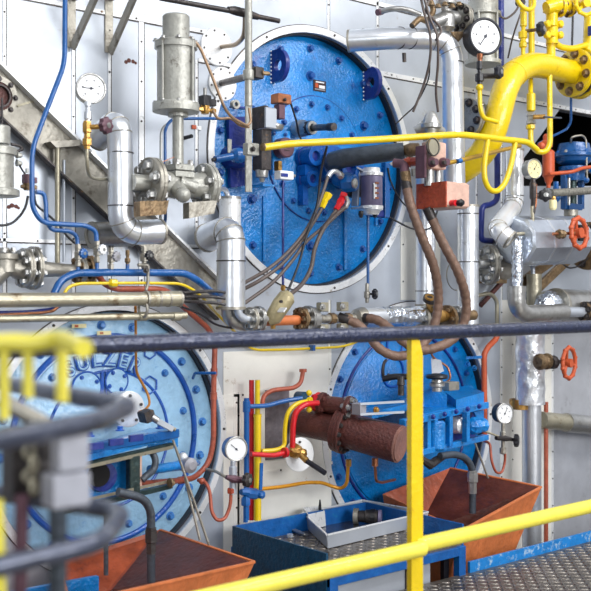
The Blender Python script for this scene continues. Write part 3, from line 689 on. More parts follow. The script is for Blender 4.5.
# header with instrument valves
t, w, r = pipe('header_pipe', 'thick blue header pipe below the row of small instrument valves', [(54, 294, .3), (60, 281, .3), (74, 273, .3), (110, 272.5, .3), (186, 273, .3), (200, 282, .3), (216, 296, .2)], 3.7, bluet, bend=4)
valves = [(78, 244, bluet, 'blue', True), (97, 240, white, 'white', True), (111, 247, lavend, 'blue-grey', True), (127.5, 250, None, '', True), (144, 246, black, 'black', True)]
t.part('saddle', dull).tube(W([(138, 265, .34), (148, 265, .34), (148, 284, .34), (146, 290, .34)]), .006, .01); t.part('saddle_bolt', dark).bolt(P(146, 270, .36), OUT, .008)
labs = ['leftmost instrument valve on the blue header, with a blue round knob', 'instrument valve on the blue header with a white knob', 'capped instrument valve on the blue header with a blue-grey knob', 'knobless capped fitting on the blue header', 'instrument valve on the blue header with a black knob, below the clad elbow']
for (px, py, km, nm, _), lab in zip(valves, labs):
    t = T('instrument_valve', lab, 'valve', 'instrument valves on the blue header'); s = S(px, .3)
    bd = t.part('body', dull if nm else rusty); q = P(px, py, .3)
    L = 268-py
    t.part('riser', bluet).cyl(P(px, 272, .3), P(px, py+14, .3), 1.9*s, n=12)
    if nm: bd.lathe(q, -Z, [(0, 2.4*s), (1*s, 3*s), (5*s, 3*s), (5.5*s, 2.2*s), (7.5*s, 2.2*s), (8*s, 4.2*s), (15*s, 4.2*s), (15.5*s, 2.4*s), (17*s, 2.4*s), (17.5*s, 3.3*s), (22*s, 3.3*s), (23*s, 2*s)], 6)
    else: bd.lathe(q, -Z, [(0, 2.2*s), (5*s, 2.4*s), (6*s, 1.8*s), (8*s, 1.8*s), (8.5*s, 3.2*s), (12*s, 3.2*s), (13*s, 2*s), (16*s, 2*s)], 6)
    if nm == 'blue-grey': t.part('cap', black).cyl(q+Z*1.5*s, q-Z*3*s, 2.8*s, n=8)
    if km:
        kc = P(px+5.5, py+9.5, .36); t.part('spindle', steel).cyl(P(px, py+10, .3), kc, 1.6*s, n=10)
        knob(t, kc, V((.25, -1, 0)), 4.9*s, km, lobes=10)
# left lower pipe line
t = T('flanged_pipe', 'grey process pipe with a large bolted flange at the left edge', 'pipe'); s = S(20, .22)
t.part('valve_body', dull).sweep(W([(-30, 276), (-6, 276), (8, 268), (22, 270), (30, 270)], .22), [9*s, 13*s, 8*s, 11*s, 13*s], 24)
t.part('bonnet', dull).lathe(P(4, 272, .22), Z, [(0, 12*s), (12*s, 11*s), (13*s, 14*s), (18*s, 14*s), (19*s, 8*s), (24*s, 5*s)], 24)
for dx in (-9, 0, 9): t.part('bolt', steel).bolt(P(4+dx, 252, .25), Z, 2.6*s, 4*s)
flange(t, P(25, 268, .22), X, 20*s, 6*s, 8, dull, steel, 3.6*s, .74); flange(t, P(33, 268, .22), X, 22*s, 5*s, 8, dull, steel, 3.2*s, .8)
t.part('tube', dull).sweep(W([(36, 269), (60, 270), (75, 271)], .22), [8.5*s, 7*s, 6.5*s], 24)
flange(t, P(80, 270, .22), X, 14*s, 6*s, 8, dull, rusty, 2.8*s, .76, name='small_flange'); flange(t, P(88, 270, .22), X, 15*s, 5*s, 8, rusty, rusty, 2.8*s, .78, name='small_flange')
# yellow small tubing & brown pipe
t, w, r = pipe('tube', 'thin yellow tube with a coupling running under the blue header and sloping down', [(63, 296, .33), (68, 287, .33), (79, 283.5, .33), (140, 283, .33), (180, 283.5, .33), (192, 289, .33), (203, 298, .3), (215, 312, .12), (236, 333, .04), (250, 348, .02), (258, 350, .02), (290, 349.5, .02), (340, 347, .02), (352, 344, .02), (364, 338, .02)], 1.5, yellow, bend=6)
t.part('coupling', yellow).lathe(P(108.5, 283.2, .33), X, [(0, r*1.3), (.008, r*2.6), (.03, r*2.6), (.036, r*1.3)], 8)
t.part('clip', bluet).box(P(312, 347.8, .03), .014, .03, .026)
t, w, r = pipe('pipe', 'salmon-brown pipe dropping down the right side of the lower left cover', [(96, 272, .2), (104, 284, .25), (116, 289, .28), (165, 289, .28), (181, 305, .14), (209, 329, .1), (215, 342, .1), (213.5, 390, .1), (213.5, 442, .1), (209, 463, .1), (195, 478, .12), (175, 481, .2), (135, 484, .3)], 3.0, redpipe, bend=5)
for (px, py, h, ax) in ((214, 372, .1, Z), (213.5, 396, .1, Z), (182, 480, .17, X)): t.part('coupling', redpipe).disc(P(px, py, h), ax, r*1.25, .03, 20)
t.part('clip', bluet).tube(W([(193, 378, 0), (195, 373, .05), (216, 373, .13)]), .006, .01)
# horizontal big beige pipes
t, w, r = pipe('pipe', 'large beige pipe running level across the left half above the railing', [(-40, 300.5, .42), (60, 299.8, .42), (146, 299, .42)], 7.2, beige)
t.part('sleeve', beige).sweep(W([(145, 299), (180, 298.5)], .42), 7.8*S(160, .42), 28)
for px in (146, 158, 168, 179): t.part('band', dull).annulus(P(px, 298.9, .42), X, r*1.0, r*1.22, .009, 32)
t, w, r = pipe('pipe', 'thinner beige pipe running level just below the large one', [(-40, 319.5, .4), (60, 318, .4), (186, 315.5, .4)], 3.8, beige)
for px in (142, 176): t.part('coupling', beige).disc(P(px, 316.5, .4), X, r*1.3, .03, 20)
t.part('saddle_clamp', dull).ring(P(143, 309, .41), X, .028, .005, 24, 8)
pipe('pipe', 'dark blue thin pipe behind the beige pipes at the left edge', [(-40, 314, .1), (30, 312, .1), (55, 309, .1), (75, 296, .1)], 2.0, blued, bend=4)
pipe('pipe', 'orange-brown thin pipe behind the beige pipes at the left edge', [(-40, 317, .14), (40, 313, .14), (54, 311, .14), (60, 304, .14)], 1.6, copper, bend=4)
for i, dy in enumerate((0, 4, 8)):
    pipe('cable', ['top', 'middle', 'bottom'][i]+' dark cable of the three leaving the large beige pipe sleeve', [(179, 293+dy, .42), (196, 292+dy*1.2, .4), (215, 291+dy*1.5, .3), (232, 294+dy*1.5, .2)], 1.7, dark, spline=True, cat='cable', group='cables leaving the beige sleeve')
pipe('cable', 'black cable sagging from the beige sleeve to the pipe flange', [(180, 306, .38), (200, 314, .3), (215, 324, .24), (232, 328, .2), (245, 326, .2)], 1.2, black, spline=True, cat='cable')
# ============================================================ middle: things on the upper cover
def fit(label, pts, prof_r, m, cat='fitting', name='fitting', n=6):
    t = T(name, label, cat); w = [P(*p) for p in pts]; g = t.solo(m); g.sweep(w, [r*S(pts[0][0], pts[0][2]) for r in prof_r], n); return t
t = T('shaft', 'dark spindle with chrome gland sticking out above the yellow rail', 'shaft'); s = S(318, .1)
ax = (P(330, 127, .22)-P(302, 128, .03)).normalized()
t.part('gland', steel).sweep([P(299, 128.5, .0), P(303, 128.3, .05), P(305, 128.2, .06), P(309, 128, .09)], [9*s, 8.5*s, 7*s, 6.5*s], 24)
t.part('ring_nut', dark).sweep([P(308, 128, .08), P(313, 127.8, .11)], [7.5*s, 7*s], 8)
t.part('seal_ring', steel).annulus(P(312, 127.8, .115), OUT, 4*s, 6.6*s, .012, 32)
t.part('spindle', slate).cyl(P(311, 127.8, .1), P(330, 127, .25), 3.3*s); t.part('spindle_tip', dark).cyl(P(329, 127, .245), P(334, 126.8, .28), 3.9*s)
t = T('position_transmitter', 'stack of grey, copper and black boxes on the left of the upper cover', 'instrument'); s = S(270, .16)
t.part('grey_housing', clad).box(P(266, 119, .16), .055, .07, 22*s*.95); t.part('black_end', dark).box(P(259.5, 118, .14), .02, .09, .09)
t.part('copper_cover', copper).box(P(281, 99.5, .17), .068, .05, 10*s); t.part('cover_screw', dark).bolt(P(285, 99.5, .2), OUT, .005)
t.part('cable_socket', maroon).box(P(279.5, 112, .17), .03, .035, .06); t.part('clamp', steel).lathe(P(274, 128, .16), Z, [(-.01, .034), (0, .04), (.012, .04), (.02, .02)], 20)
t.part('valve_block', dark).box(P(262, 150, .13), .05, .06, .17)
t.part('valve_foot', steel).lathe(P(262, 170, .13), -Z, [(0, .028), (.03, .024), (.035, .012), (.05, .008)], 12)
t.part('foot_cap', rusty).disc(P(262, 175, .13), Z, .013, .02, 8)
t.part('blue_plate', blueh).box(P(280, 153, .1), .095, .02, .19)
for dx in (-.03, .03): t.part('bolt', blue).bolt(P(280, 153, .115)+V((dx, 0, .08)), OUT, .006)
rc = t.part('round_cap', maroon); q = P(283.5, 148, .14); rc.lathe(q, OUT, [(-.02, .042), (.02, .042), (.024, .037)], 28)
rc.use(dark)
for k in range(3): rc.box(q+OUT*.024+Z*(.012*(k-1)), .03, .003, .004)
t.part('connector', white).box(P(284, 175.5, .16), .07, .04, .036); t.part('connector_label', blued).box(P(284.5, 175, .182), .035, .004, .014)
t.part('connector_neck', brass).box(P(278, 166, .15), .018, .03, .04); t.part('connector_tip', steel).cyl(P(291, 175.5, .16), P(294.5, 176, .16), .008, n=10)
t.part('drip_shelf', blueh).box(P(262, 186, .09), .06, .09, .01)
t = T('hand_lever', 'blue pivoted handle sticking out left of the upper cover', 'handle'); s = S(228, .12)
t.part('back_plate', blued).prism(W([(226, 118), (243, 117), (243, 186), (228, 188)], -.03), OUT*.02); t.part('flange', blued).lathe(P(236, 157, .0), OUT, [(-.04, 13*s), (.03, 12*s), (.05, 9*s)], 24)
t.part('grip', bluet).tube([P(215, 159.5, .14), P(240, 155, .14)], 3.6*s, n=18); t.part('boss', bluet).lathe(P(238, 155.5, .14), V((-1, 0, 0)), [(-.02, 7*s), (.0, 8*s), (.02, 7*s), (.03, 4*s)], 20)
t.part('grip_tip', dark).cyl(P(212.5, 159.9, .14), P(215, 159.5, .14), 2*s); t.part('tag_plate', greyp).box(P(229.5, 146, .06), .018, .006, .055)
t = T('pipe_clip', 'small round clip bolted at the left rim of the upper cover', 'clip'); t.part('ring', greyp).annulus(P(235, 104.5, .03), OUT, .009, .019, .02, 24); t.part('bracket', blued).box(P(241, 108, .01), .1, .03, .008)
# big dark actuator tube
t = T('actuator_cylinder', 'thick slate-grey cylinder lying level right under the yellow rail', 'cylinder'); s = S(370, .35)
g = t.part('sleeve', slate); g.sweep(W([(331, 163, .1), (333, 161.5, .12), (345, 158, .18), (385, 153, .34), (404, 150.5, .4)]), [8*S(331), 9.5*S(331), 9.8*s, 9.2*s, 8.2*s], 32)
t.part('neck', rusty).sweep(W([(404, 150.5, .4), (409, 150, .42), (411, 149.8, .43), (419, 149, .46)]), [5*s, 6.5*s, 7*s, 6*s], 24)
t.part('mount_plate', greyp).prism(W([(394, 136, .36), (407, 140, .4), (412, 158, .42), (408, 160, .42), (397, 148, .38)]), OUT*.008)
t.part('seal', white).cyl(P(391.5, 162.5, .37), P(392.5, 164.5, .37), .008)
# servo motor
t = T('electric_motor', 'upright grey-purple motor with white end caps on the upper cover', 'motor'); s = S(371, .15)
t.part('shell', purple).lathe(P(371.5, 206, .15), Z, [(0, 10.5*s), (1*s, 11*s), (29*s, 11*s), (30*s, 10.5*s)], 36)
t.part('upper_cap', cladw).lathe(P(371.5, 176, .15), Z, [(0, 11.6*s), (3*s, 11.6*s), (4*s, 9*s), (8*s, 8.4*s)], 32); t.part('lower_cap', cladw).lathe(P(371.5, 206, .15), -Z, [(0, 11.8*s), (4*s, 11.6*s), (5*s, 9*s), (9*s, 7*s)], 32)
lb = t.part('rating_plate', cladw); lb.box(P(376, 191, .195), .03, .004, .07); lb.use(copper)
for k in range(4): lb.box(P(377, 183+5*k, .199), .02, .003, .008)
t.part('lid', clad).box(P(362, 208, .15), .06, .08, .008)
for dx in (-10, 4): t.part('terminal', black).lathe(P(371+dx, 211, .17), -Z, [(0, .01), (.015, .012), (.03, .006)], 8)
g = t.part('mounting_bracket', clad); g.bar(P(357, 172, .1), P(355, 206, .1), .04, .01, X); g.bar(P(356, 168, .1), P(364, 172, .12), .05, .008, Z)
g = t.part('blue_frame', bluet); g.bar(P(385.5, 163, .12), P(385.5, 218, .12), .03, .03, OUT); g2 = t.part('blue_foot', blued); g2.box(P(378, 214, .1), .1, .05, .03)
# blue angle valve + hoses
t = T('angle_valve', 'blue octagonal valve body with chrome, yellow and red hose fittings', 'valve'); s = S(348, .16)
b = t.part('body', bluet); b.ball(P(347, 182, .15), 10*s, OUT, 1, 8); b.lathe(P(351, 183, .18), V((.3, -1, 0)), [(-.03, 9*s), (.02, 8.5*s), (.025, 7*s)], 8)
b.cyl(P(336, 178, .1), P(347, 182, .15), 8*s, n=10)
t.part('end_nut', steel).lathe(P(354, 183.5, .21), V((.3, -1, 0)), [(0, 5*s), (.008, 5*s), (.01, 3.5*s), (.015, 2*s)], 20)
t.part('backing_disc', dark).lathe(P(353, 183, .05), OUT, [(0, 16*s), (.02, 16*s)], 28)
t.part('chrome_elbow', chrome).tube(W([(342, 177, .17), (336, 171, .18), (331, 172, .18), (328, 177, .18)]), 2.6*s, .02); t.part('chrome_nut', steel).lathe(P(340, 175, .17), (P(344, 179, .16)-P(338, 173, .17)), [(-.01, 4*s), (.01, 4*s)], 6)
t.part('red_fitting', red).sweep(W([(344, 193, .17), (343, 197, .17), (342.5, 198, .17), (340, 203, .18), (339.5, 204, .18), (336, 210, .18)]), [3.6*s, 4*s, 3*s, 4.4*s, 3.2*s, 3.2*s], 6)
t.part('yellow_fitting', yellow).sweep(W([(328.5, 194, .18), (327, 197, .18), (325, 200, .18), (324.5, 201, .18), (322, 208, .18)]), [4.4*s, 4.4*s, 3*s, 3.8*s, 2.8*s], 6)
t.part('crimp_sleeve', steel).sweep(W([(346, 196, .19), (348, 202, .19), (345.5, 208, .19)]), [1.8*s, 2.6*s, 2.4*s], 10)
for lab, pts, r, m in (
  ('grey hose from the chrome elbow down left behind the clad pipe', [(328, 176, .18), (323, 192, .19), (317, 208, .2), (306, 230, .22), (288, 252, .24), (268, 269, .24), (244, 283, .2)], 1.8, hosed),
  ('grey hose from the yellow fitting sweeping down left', [(322, 208, .18), (313, 223, .2), (300, 243, .22), (282, 264, .24), (262, 279, .24), (244, 289, .2)], 1.9, hosed),
  ('grey hose from the red fitting sweeping down left, lowest of the bundle', [(337, 209, .18), (324, 226, .2), (306, 242, .22), (292, 261, .24), (272, 283, .24), (245, 303, .22)], 1.8, hosed),
  ('thick dark hose curving from the crimp sleeve down to the strainer', [(345.5, 207, .19), (336, 215, .2), (324, 228, .22), (315, 248, .22), (311, 268, .22), (302, 284, .24), (288, 296, .28)], 2.2, hosed),
  ('thin black cable hanging from the yellow rail down to the strainer', [(327, 146, .3), (321, 172, .26), (317, 205, .24), (306, 238, .24), (299, 263, .24), (290, 286, .27), (284, 297, .28)], 1.3, black)):
    pipe('hose' if m is hosed else 'cable', lab, pts, r, m, spline=True, cat='hose' if m is hosed else 'cable')
pipe('cable', 'black cable arcing from the copper cover down behind the dark valve block', [(290, 101, .18), (296, 120, .16), (299, 135, .12), (303, 142, .1)], 1.0, black, spline=True, cat='cable')
pipe('cable', 'thin black cable from the motor to behind the brown hoses', [(388, 168, .14), (391, 182, .14), (399, 198, .14), (408, 208, .12)], .8, black, spline=True, cat='cable')
pipe('cable', 'thin black cable swinging from the motor foot past the brown hoses', [(386, 215, .12), (398, 222, .16), (414, 229, .2), (430, 228, .2), (437, 212, .2), (440, 200, .2)], .9, black, spline=True, cat='cable')
t, w, r = pipe('rod', 'thin dark blue vertical rod hanging down the left of the upper cover', [(283, 180, .1), (283, 285, .1)], 1.3, blued, cat='rod')
t.part('end_nut', brass).lathe(P(283, 291, .1), Z, [(0, .006), (.006, .011), (.022, .011), (.026, .006)], 6)
t, w, r = pipe('rod', 'light blue vertical rod under the motor ending in a small needle valve', [(368, 212, .1), (368, 284, .1)], 1.5, bluet, cat='rod')
t.part('needle_valve', dull).lathe(P(367, 303, .1), Z, [(0, .007), (.01, .009), (.02, .009), (.025, .014), (.05, .014), (.055, .009), (.085, .009), (.09, .006)], 8); kc = P(375, 294, .13); t.part('spindle', dark).cyl(P(368, 294, .1), kc, .005, n=10); knob(t, kc, V((.4, -1, 0)), .022, black, lobes=8)

# ------------------------------------------------------------ clad pipe in the middle
insul('insulated_pipe', 'wide clad elbow pipe hiding the lower left of the upper cover', [(207, 238, .06), (231, 228, .22), (231, 265, .22), (231, 308, .22)], 14.4, [(231, 261, .22, Z)], bend=2.0)
t = T('pipe_stub', 'short capped grey pipe stub behind the wide clad elbow', 'pipe'); s = S(230, .05)
t.part('stub', cladw).cyl(P(230, 198, .07), P(230, 236, .07), 11*s); t.part('cap_rim', steel).annulus(P(230, 198, .07), Z, 9*s, 11.4*s, .01); t.part('vent_tube', chrome).tube(W([(204, 186, .2), (216, 187, .12), (226, 190, .07), (229, 199, .07)]), 2.6*s, .03)
t = T('outlet_elbow', 'blue-tinted pipe elbow under the wide clad pipe leading to a flange', 'elbow'); s = S(240, .22)
t.part('elbow', steel).tube(W([(228, 306, .2), (230, 320, .2), (246, 325, .2)]), 7.5*s, 12*s, 24); t.part('inner_tube', clad).tube(W([(238, 305, .26), (238, 314, .26), (244, 319, .26), (258, 319, .26)]), 4*s, 8*s, 18)

# ------------------------------------------------------------ valve train across the middle
t = T('valve_train', 'level pipe run with bolted flanges from the clad pipe to the brown hoses', 'pipe run'); s = S(300, .25)
def vf(px, R, th=4, **k): return flange(t, P(px, 319, .25), X, R*S(px, .25), th*s, 6, k.get('m', dull), k.get('bm', steel), 2.6*s, .7, k.get('rot', .5))
vf(251, 12); vf(258, 13, m=steel); t.part('tube', steel).cyl(P(244, 319, .25), P(262, 319, .25), 6*s); t.part('copper_tube', rust).cyl(P(262, 321, .25), P(298, 320, .25), 5*s)
vf(301, 12, m=rusty, bm=rusty); vf(308, 13.5, m=steel)
t.part('silver_body', steel).sweep(W([(309, 319), (314, 319), (318, 319)], .25), [12*s, 12*s, 7*s], 28)
t.part('centre_tube', dull).cyl(P(316, 319, .25), P(364, 318, .25), 4.5*s)
for i, (px, py) in enumerate(((322.5, 307), (322.5, 329), (342.5, 306.5), (342.5, 328))):
    b = t.part('clamp_plate', beige); b.box(P(px, py, .28), 10*s, .03, 9.5*s); b.sub('bolt', steel).bolt(P(px, py, .3), OUT, 2.3*s)
for px in (332, 348): t.part('union', rusty).lathe(P(px, 318.5, .25)-X*.02, X, [(0, 4*s), (.005, 6*s), (.03, 6*s), (.035, 4*s)], 8)
t.part('insulated_section', chrome).cyl(P(360, 317.5, .25), P(385, 317, .25), 10.5*s, n=32)
t.part('end_cap', dull).lathe(P(361, 317.5, .25), X, [(-.04, 4*s), (-.03, 9*s), (0, 11*s), (.01, 11*s)], 28)
random.seed(3); wb = lambda i, k: .07*random.uniform(-1, 1)
t.part('foil_wrap', foil).sweep([P(381, 317, .25).lerp(P(419, 316, .25), i/16) for i in range(17)], 10.8*s, 22, wob=wb)
vf(421, 12.5); vf(427, 13.5, m=steel); t.part('tube', brass).sweep(W([(428, 316), (436, 316), (446, 316)], .25), [6*s, 9*s, 6*s], 20)
vf(447, 14, m=rusty, bm=rusty); vf(456, 13.5, m=steel); t.part('tail_tube', rusty).cyl(P(456, 316, .25), P(474, 315, .25), 6*s)
t = T('strainer', 'slanted beige y-shaped strainer on the valve train below the hoses', 'strainer'); s = S(280, .27)
b = t.part('body', mat('olive_beige_cast', (176, 164, 128), .35, .4, .12, 20, .3, 60)); b.sweep(W([(268, 322, .27), (273, 318, .28), (281, 305, .3), (287, 297, .31), (289, 294.5, .31)]), [5*s, 8.5*s, 9.5*s, 9*s, 6*s], 24)
t.part('plate_window', cladw).box(P(282, 310, .345), .022, .005, .04, (P(287, 305, .3)-P(282, 312, .3)), OUT); t.part('cap_screw', dark).disc(P(281, 301.5, .35), OUT, .006, .01, 12)
t.part('drain_screw', brass).lathe(P(273, 325, .28), -Z, [(0, 3*s), (.015, 2.6*s)], 6)
t = T('small_brass_wheel', 'small round brass cap on the angled valve left of the brown hoses', 'knob'); s = S(432, .3)
t.part('bonnet', brass).cyl(P(432, 312, .26), P(430, 300, .32), 5*s); t.part('cap', dark).lathe(P(430, 299, .33), V((-.2, -.5, .8)), [(-.01, 7*s), (.01, 7*s), (.014, 5*s)], 24); t.part('cap_ring', brass).annulus(P(429.7, 297.5, .34), V((-.2, -.5, .8)), 3*s, 5*s, .008, 24)

# ------------------------------------------------------------ top centre insulated pipe
insul('insulated_pipe', 'clad pipe running right over the upper cover then dropping behind the copper block', [(349, 41, .12), (395, 38, .28), (452, 39, .42), (453, 110, .42), (455, 208, .42)], 10.8, [(362, 40, .16, X), (399, 38, .29, X), (410, 38, .32, X), (453, 63, .42, Z)], bend=2.2)
insul('insulated_pipe', 'vertical clad pipe right of the two brown hoses', [(468, 206, .2), (468, 300, .2), (468, 330, .2)], 10.6, [(468, 214, .2, Z), (468, 262, .2, Z)])
insul('insulated_pipe', 'vertical clad pipe behind the left brown hose', [(425.5, 150, .1), (425.5, 250, .1), (425.5, 305, .1)], 10, [(425.5, 291, .1, Z), (425.5, 230, .1, Z)])
t = T('curved_grab_tube', 'small chrome bent tube with a dark tip at top centre', 'tube'); s = S(395, .3)
t.part('tube', steel).tube(W([(380, 12, .2), (392, 8.5, .26), (406, 9, .3), (421, 15, .34)]), 2.8*s, .05); t.part('tip', maroon).cyl(P(377.5, 12.5, .2), P(382, 11.5, .2), 3.4*s)
t = T('flanged_valve', 'silver and rusty valve with flange at the top edge, centre right', 'valve'); s = S(440, .4)
b = t.part('body', steel); b.lathe(P(446, 20, .42), Z, [(-12*s, 5*s), (-8*s, 9*s), (4*s, 9*s), (8*s, 6*s), (14*s, 6*s), (15*s, 11*s), (19*s, 11*s), (24*s, 11*s)], 24)
b.sweep(W([(430, 24, .42), (446, 18, .42), (456, 18, .42)]), [6*s, 8*s, 7*s], 20)
for k in range(5): t.part('bolt', rusty).bolt(P(431+7*k, 5+(k % 2)*2, .46), Z, 2.4*s)
flange(t, P(461, 18, .42), X, 14.5*s, 6*s, 8, dull, dark, 2.5*s, .76)
t.part('bracket', rusty).prism(W([(450, 32, .44), (466, 32, .44), (457, 42, .44)]), OUT*.01)
t.part('clevis', rusty).tube(W([(412, 26, .4), (420, 18, .4), (428, 22, .4), (434, 10, .4), (428, -4, .4)]), 3*s, .02)
t.part('link', dark).tube(W([(404, 53, .3), (404.5, 62, .3)]), 2*s); 
for lab, pts in (('left brown cable hanging over the clad pipe elbow', [(420, -6, .48), (424, 12, .5), (430, 34, .52), (430, 58, .5), (424, 84, .45), (413, 112, .4)]), ('right brown cable hanging over the clad pipe elbow', [(423, -6, .5), (430, 18, .52), (437, 36, .54), (438, 62, .52), (436, 90, .48), (438, 112, .46)]), ('short tangled cable at the top beside the silver valve', [(432, -6, .5), (426, 10, .5), (434, 20, .5), (441, 30, .5), (436, 40, .52)])):
    pipe('cable', lab, pts, 1.3, hosed, spline=True, cat='cable')
pipe('cable', 'thin cable curving along the upper cover rim at right', [(430, 58, .3), (428, 80, .2), (416, 104, .1), (404, 116, .06), (396, 124, .05)], .8, dark, spline=True, cat='cable')

# copper block, manifold
t = T('junction_box', 'rust-red box, lit front painted pink, with a dark plug, hanging above the brown hoses', 'box'); s = S(446, .7)
c0 = P(447, 181, .68); c1 = P(447, 207, .68); wd = (P(469, 181, .68)-c0).x; hh = c0.z-c1.z; dp = .165
b = t.part('box_body', pink); b.box(V((c0.x+wd/2, c0.y+dp/2, (c0.z+c1.z)/2)), wd, dp, hh)  # pink stands for the lit front of the rust-red box
sp_ = t.part('unlit_side', copperb); sp_.box(V((c0.x-.003, c0.y+dp/2, (c0.z+c1.z)/2)), .006, dp*.99, hh*.99)  # thin sheet gives the side away from the light its darker red
t.part('plug', red).disc(P(453, 203, .69), OUT, .013, .03, 16); t.part('plug_knob', black).lathe(P(457, 203, .7), V((.2, -1, 0)), [(0, .012), (.02, .016), (.03, .01)], 8)
t = T('manifold', 'pale pink manifold plate with two dark ports above the rust-red box', 'manifold'); s = S(433, .6)
b = t.part('plate', pink); b.box(P(434, 156, .6), 22*s, .05, 27*s)
for px in (431, 442.5):
    p_ = t.part('port', maroon); p_.lathe(P(px, 162.5, .63), OUT, [(0, 5*s), (.01, 5*s), (.02, 3.6*s), (.03, 3.4*s)], 20); p_.sub('port_nut', dark).lathe(P(px+.6, 162.7, .665), OUT, [(0, 2.6*s), (.012, 2.2*s)], 6)
g = t.part('round_seat', beige); g.disc(P(433, 147, .63), OUT, 8.5*s, .02, 28); g.sub('seat_ring', dark).ring(P(433, 147, .64), OUT, 8.6*s, .003, 32)
tv = t.part('top_valve', steel); tv.lathe(P(431, 141, .56), Z, [(0, 8*s), (4*s, 10*s), (7*s, 6*s), (12*s, 7*s), (13*s, 10.5*s), (17*s, 10.5*s), (18*s, 9*s), (26*s, 6*s), (30*s, 3*s)], 24); tv.sweep(W([(416, 131, .5), (424, 127, .53), (432, 128, .56), (442, 132, .56)]), [5*s, 7*s, 7*s, 5*s], 16)
t.part('spacer', maroon).box(P(421, 162, .6), .012, .05, .13)
t.part('drain_tube', steel).cyl(P(429, 169, .58), P(429, 186, .58), 5*s); t.part('drain_tube', steel).cyl(P(438, 169, .58), P(438, 186, .58), 3.5*s)
t.part('yellow_stem', mat('ochre_paint', (176, 138, 40), .3, .4, .2, 20, .2, 60)).tube(W([(448, 163, .6), (462, 160, .6), (490, 153, .5), (520, 146, .35)]), 2.3*s); t.part('blue_tip', bluet).cyl(P(457, 161.5, .61), P(461, 160.5, .61), 2.6*s)
t = T('brass_coupling', 'brown and brass pipe coupling left of the pink manifold', 'coupling'); s = S(410, .5)
t.part('coupling', copperb).sweep(W([(404, 163, .48), (410, 162, .5), (411, 162, .5), (419, 161, .56)]), [4*s, 5.5*s, 4.4*s, 4.4*s], 8); t.part('elbow', maroon).tube(W([(394, 163, .46), (404, 164, .5), (405, 174, .52)]), 4.6*s, 8*s, 18)
t.part('hose_ferrule', rusty).cyl(P(405, 171, .52), P(406.5, 184, .52), 5.2*s); t.part('plug', steel).cyl(P(415.5, 176, .55), P(415.5, 169, .55), 4*s, n=8)
# brown hoses
def hose_(label, pts, rpx):
    t = T('braided_hose', label, 'hose', 'thick brown braided hoses'); w = [P(*p) for p in pts]; r = rpx*S(440, .6); pp = catmull(w, .008)
    t.part('hose', hose).sweep(pp, [r*(1+.05*math.sin(i*1.5)) for i in range(len(pp))], 16)
    for e, q in ((w[0], w[1]), (w[-1], w[-2])):
        d = (q-e).normalized(); t.part('ferrule', dark).sweep([e-d*.02, e+d*.03], [r*1.08, r*1.08], 16)
hose_('left thick brown hose dropping from the coupling and looping back left', [(406, 182, .52), (410, 203, .54), (421, 234, .56), (433, 264, .56), (438, 290, .54), (437, 314, .52), (429, 336, .5), (414, 352, .48), (396, 356, .44), (380, 349, .4), (369, 336, .36), (357, 324, .32), (343, 318.5, .27)], 4.8)
hose_('right thick brown hose dropping from the rust-red box and looping back left', [(429, 212, .58), (442, 241, .6), (458, 272, .62), (466, 300, .6), (464, 322, .58), (454, 338, .56), (438, 347, .54), (420, 350, .5), (404, 342, .46), (390, 329, .4), (377, 320, .34), (362, 317.5, .27)], 4.8)
# ------------------------------------------------------------ big gauge and tank right of it
t = T('pressure_vessel', 'grey cylinder hanging behind the large black cased gauge', 'vessel', 'grey cylindrical vessels'); s = S(482, .2)
t.part('shell', greyp).lathe(P(483, 60, .2), Z, [(0, 15*s), (60*s, 15*s), (74*s, 15*s)], 32); t.part('lower_flange', greyp).lathe(P(483, 66, .2), Z, [(0, 14*s), (1*s, 18*s), (5*s, 18*s), (6*s, 15*s)], 32); t.part('upper_flange', greyp).lathe(P(483, 17, .2), Z, [(0, 15*s), (1*s, 18*s), (4*s, 18*s), (5*s, 15*s)], 32)
for a in (-2.4, -1.2, 0): t.part('tie_rod', greyp).cyl(P(483, 64, .2)+V((math.cos(a-.3), math.sin(a-.3), 0))*17*s, P(483, 14, .2)+V((math.cos(a-.3), math.sin(a-.3), 0))*17*s, 1.2*s, n=8)
t, c, R = gauge('large black cased pressure gauge at the top centre right', 485, 36.5, .55, 18.5, yaw=-.35, needle=215, case=rubber, depth=.85)
s = S(480, .55)
t.part('stem', copper).lathe(P(480, 54, .57), -Z, [(0, 3*s), (4*s, 3*s), (5*s, 2.4*s), (8*s, 2.4*s)], 10); t.part('valve_body', black).lathe(P(479.5, 61, .57), -Z, [(0, 2.6*s), (2*s, 3.2*s), (8*s, 3.2*s), (9*s, 2*s), (12*s, 2*s), (13*s, 4.4*s), (20*s, 4.4*s), (21*s, 2.6*s), (24*s, 2.6*s)], 8)
t.part('spindle', dark).cyl(P(480, 76, .57), P(496, 76, .6), 2.6*s, n=10); knob(t, P(499, 72, .64), V((.2, -1, 0)), 6.5*s, rubber, lobes=6)
t.part('ball_joint', yellow).ball(P(479.5, 87.5, .57), 3.9*s); t.part('siphon_tube', yellow).tube(W([(479.5, 88), (480, 108), (483, 118), (497, 122)], .57), 2.3*s, .04)
pipe('pipe', 'dark blue pipe standing right of the large gauge', [(501, -10, .12), (501, 66, .12)], 3.0, blued)
pipe('tube', 'dark tube bending across behind the large gauge top right', [(497, 12, .18), (503, 18, .2), (509, 17, .2), (517, 9, .2), (522, -6, .2)], 1.1, hosed, spline=True)
pipe('cable', 'grey cable curving down from the yellow ring to the blue pipe foot', [(522, 10, .3), (517, 24, .3), (512, 40, .26), (508, 58, .2)], .9, hosed, spline=True, cat='cable')
t, w, r = pipe('pipe', 'dark blue bent pipe behind the white mitred elbow', [(497, 140, .08), (497.5, 200, .08), (490, 205, .08), (482, 206, .08), (480.5, 240, .08), (490, 241, .08), (520, 242, .08)], 3.0, blued, bend=3)
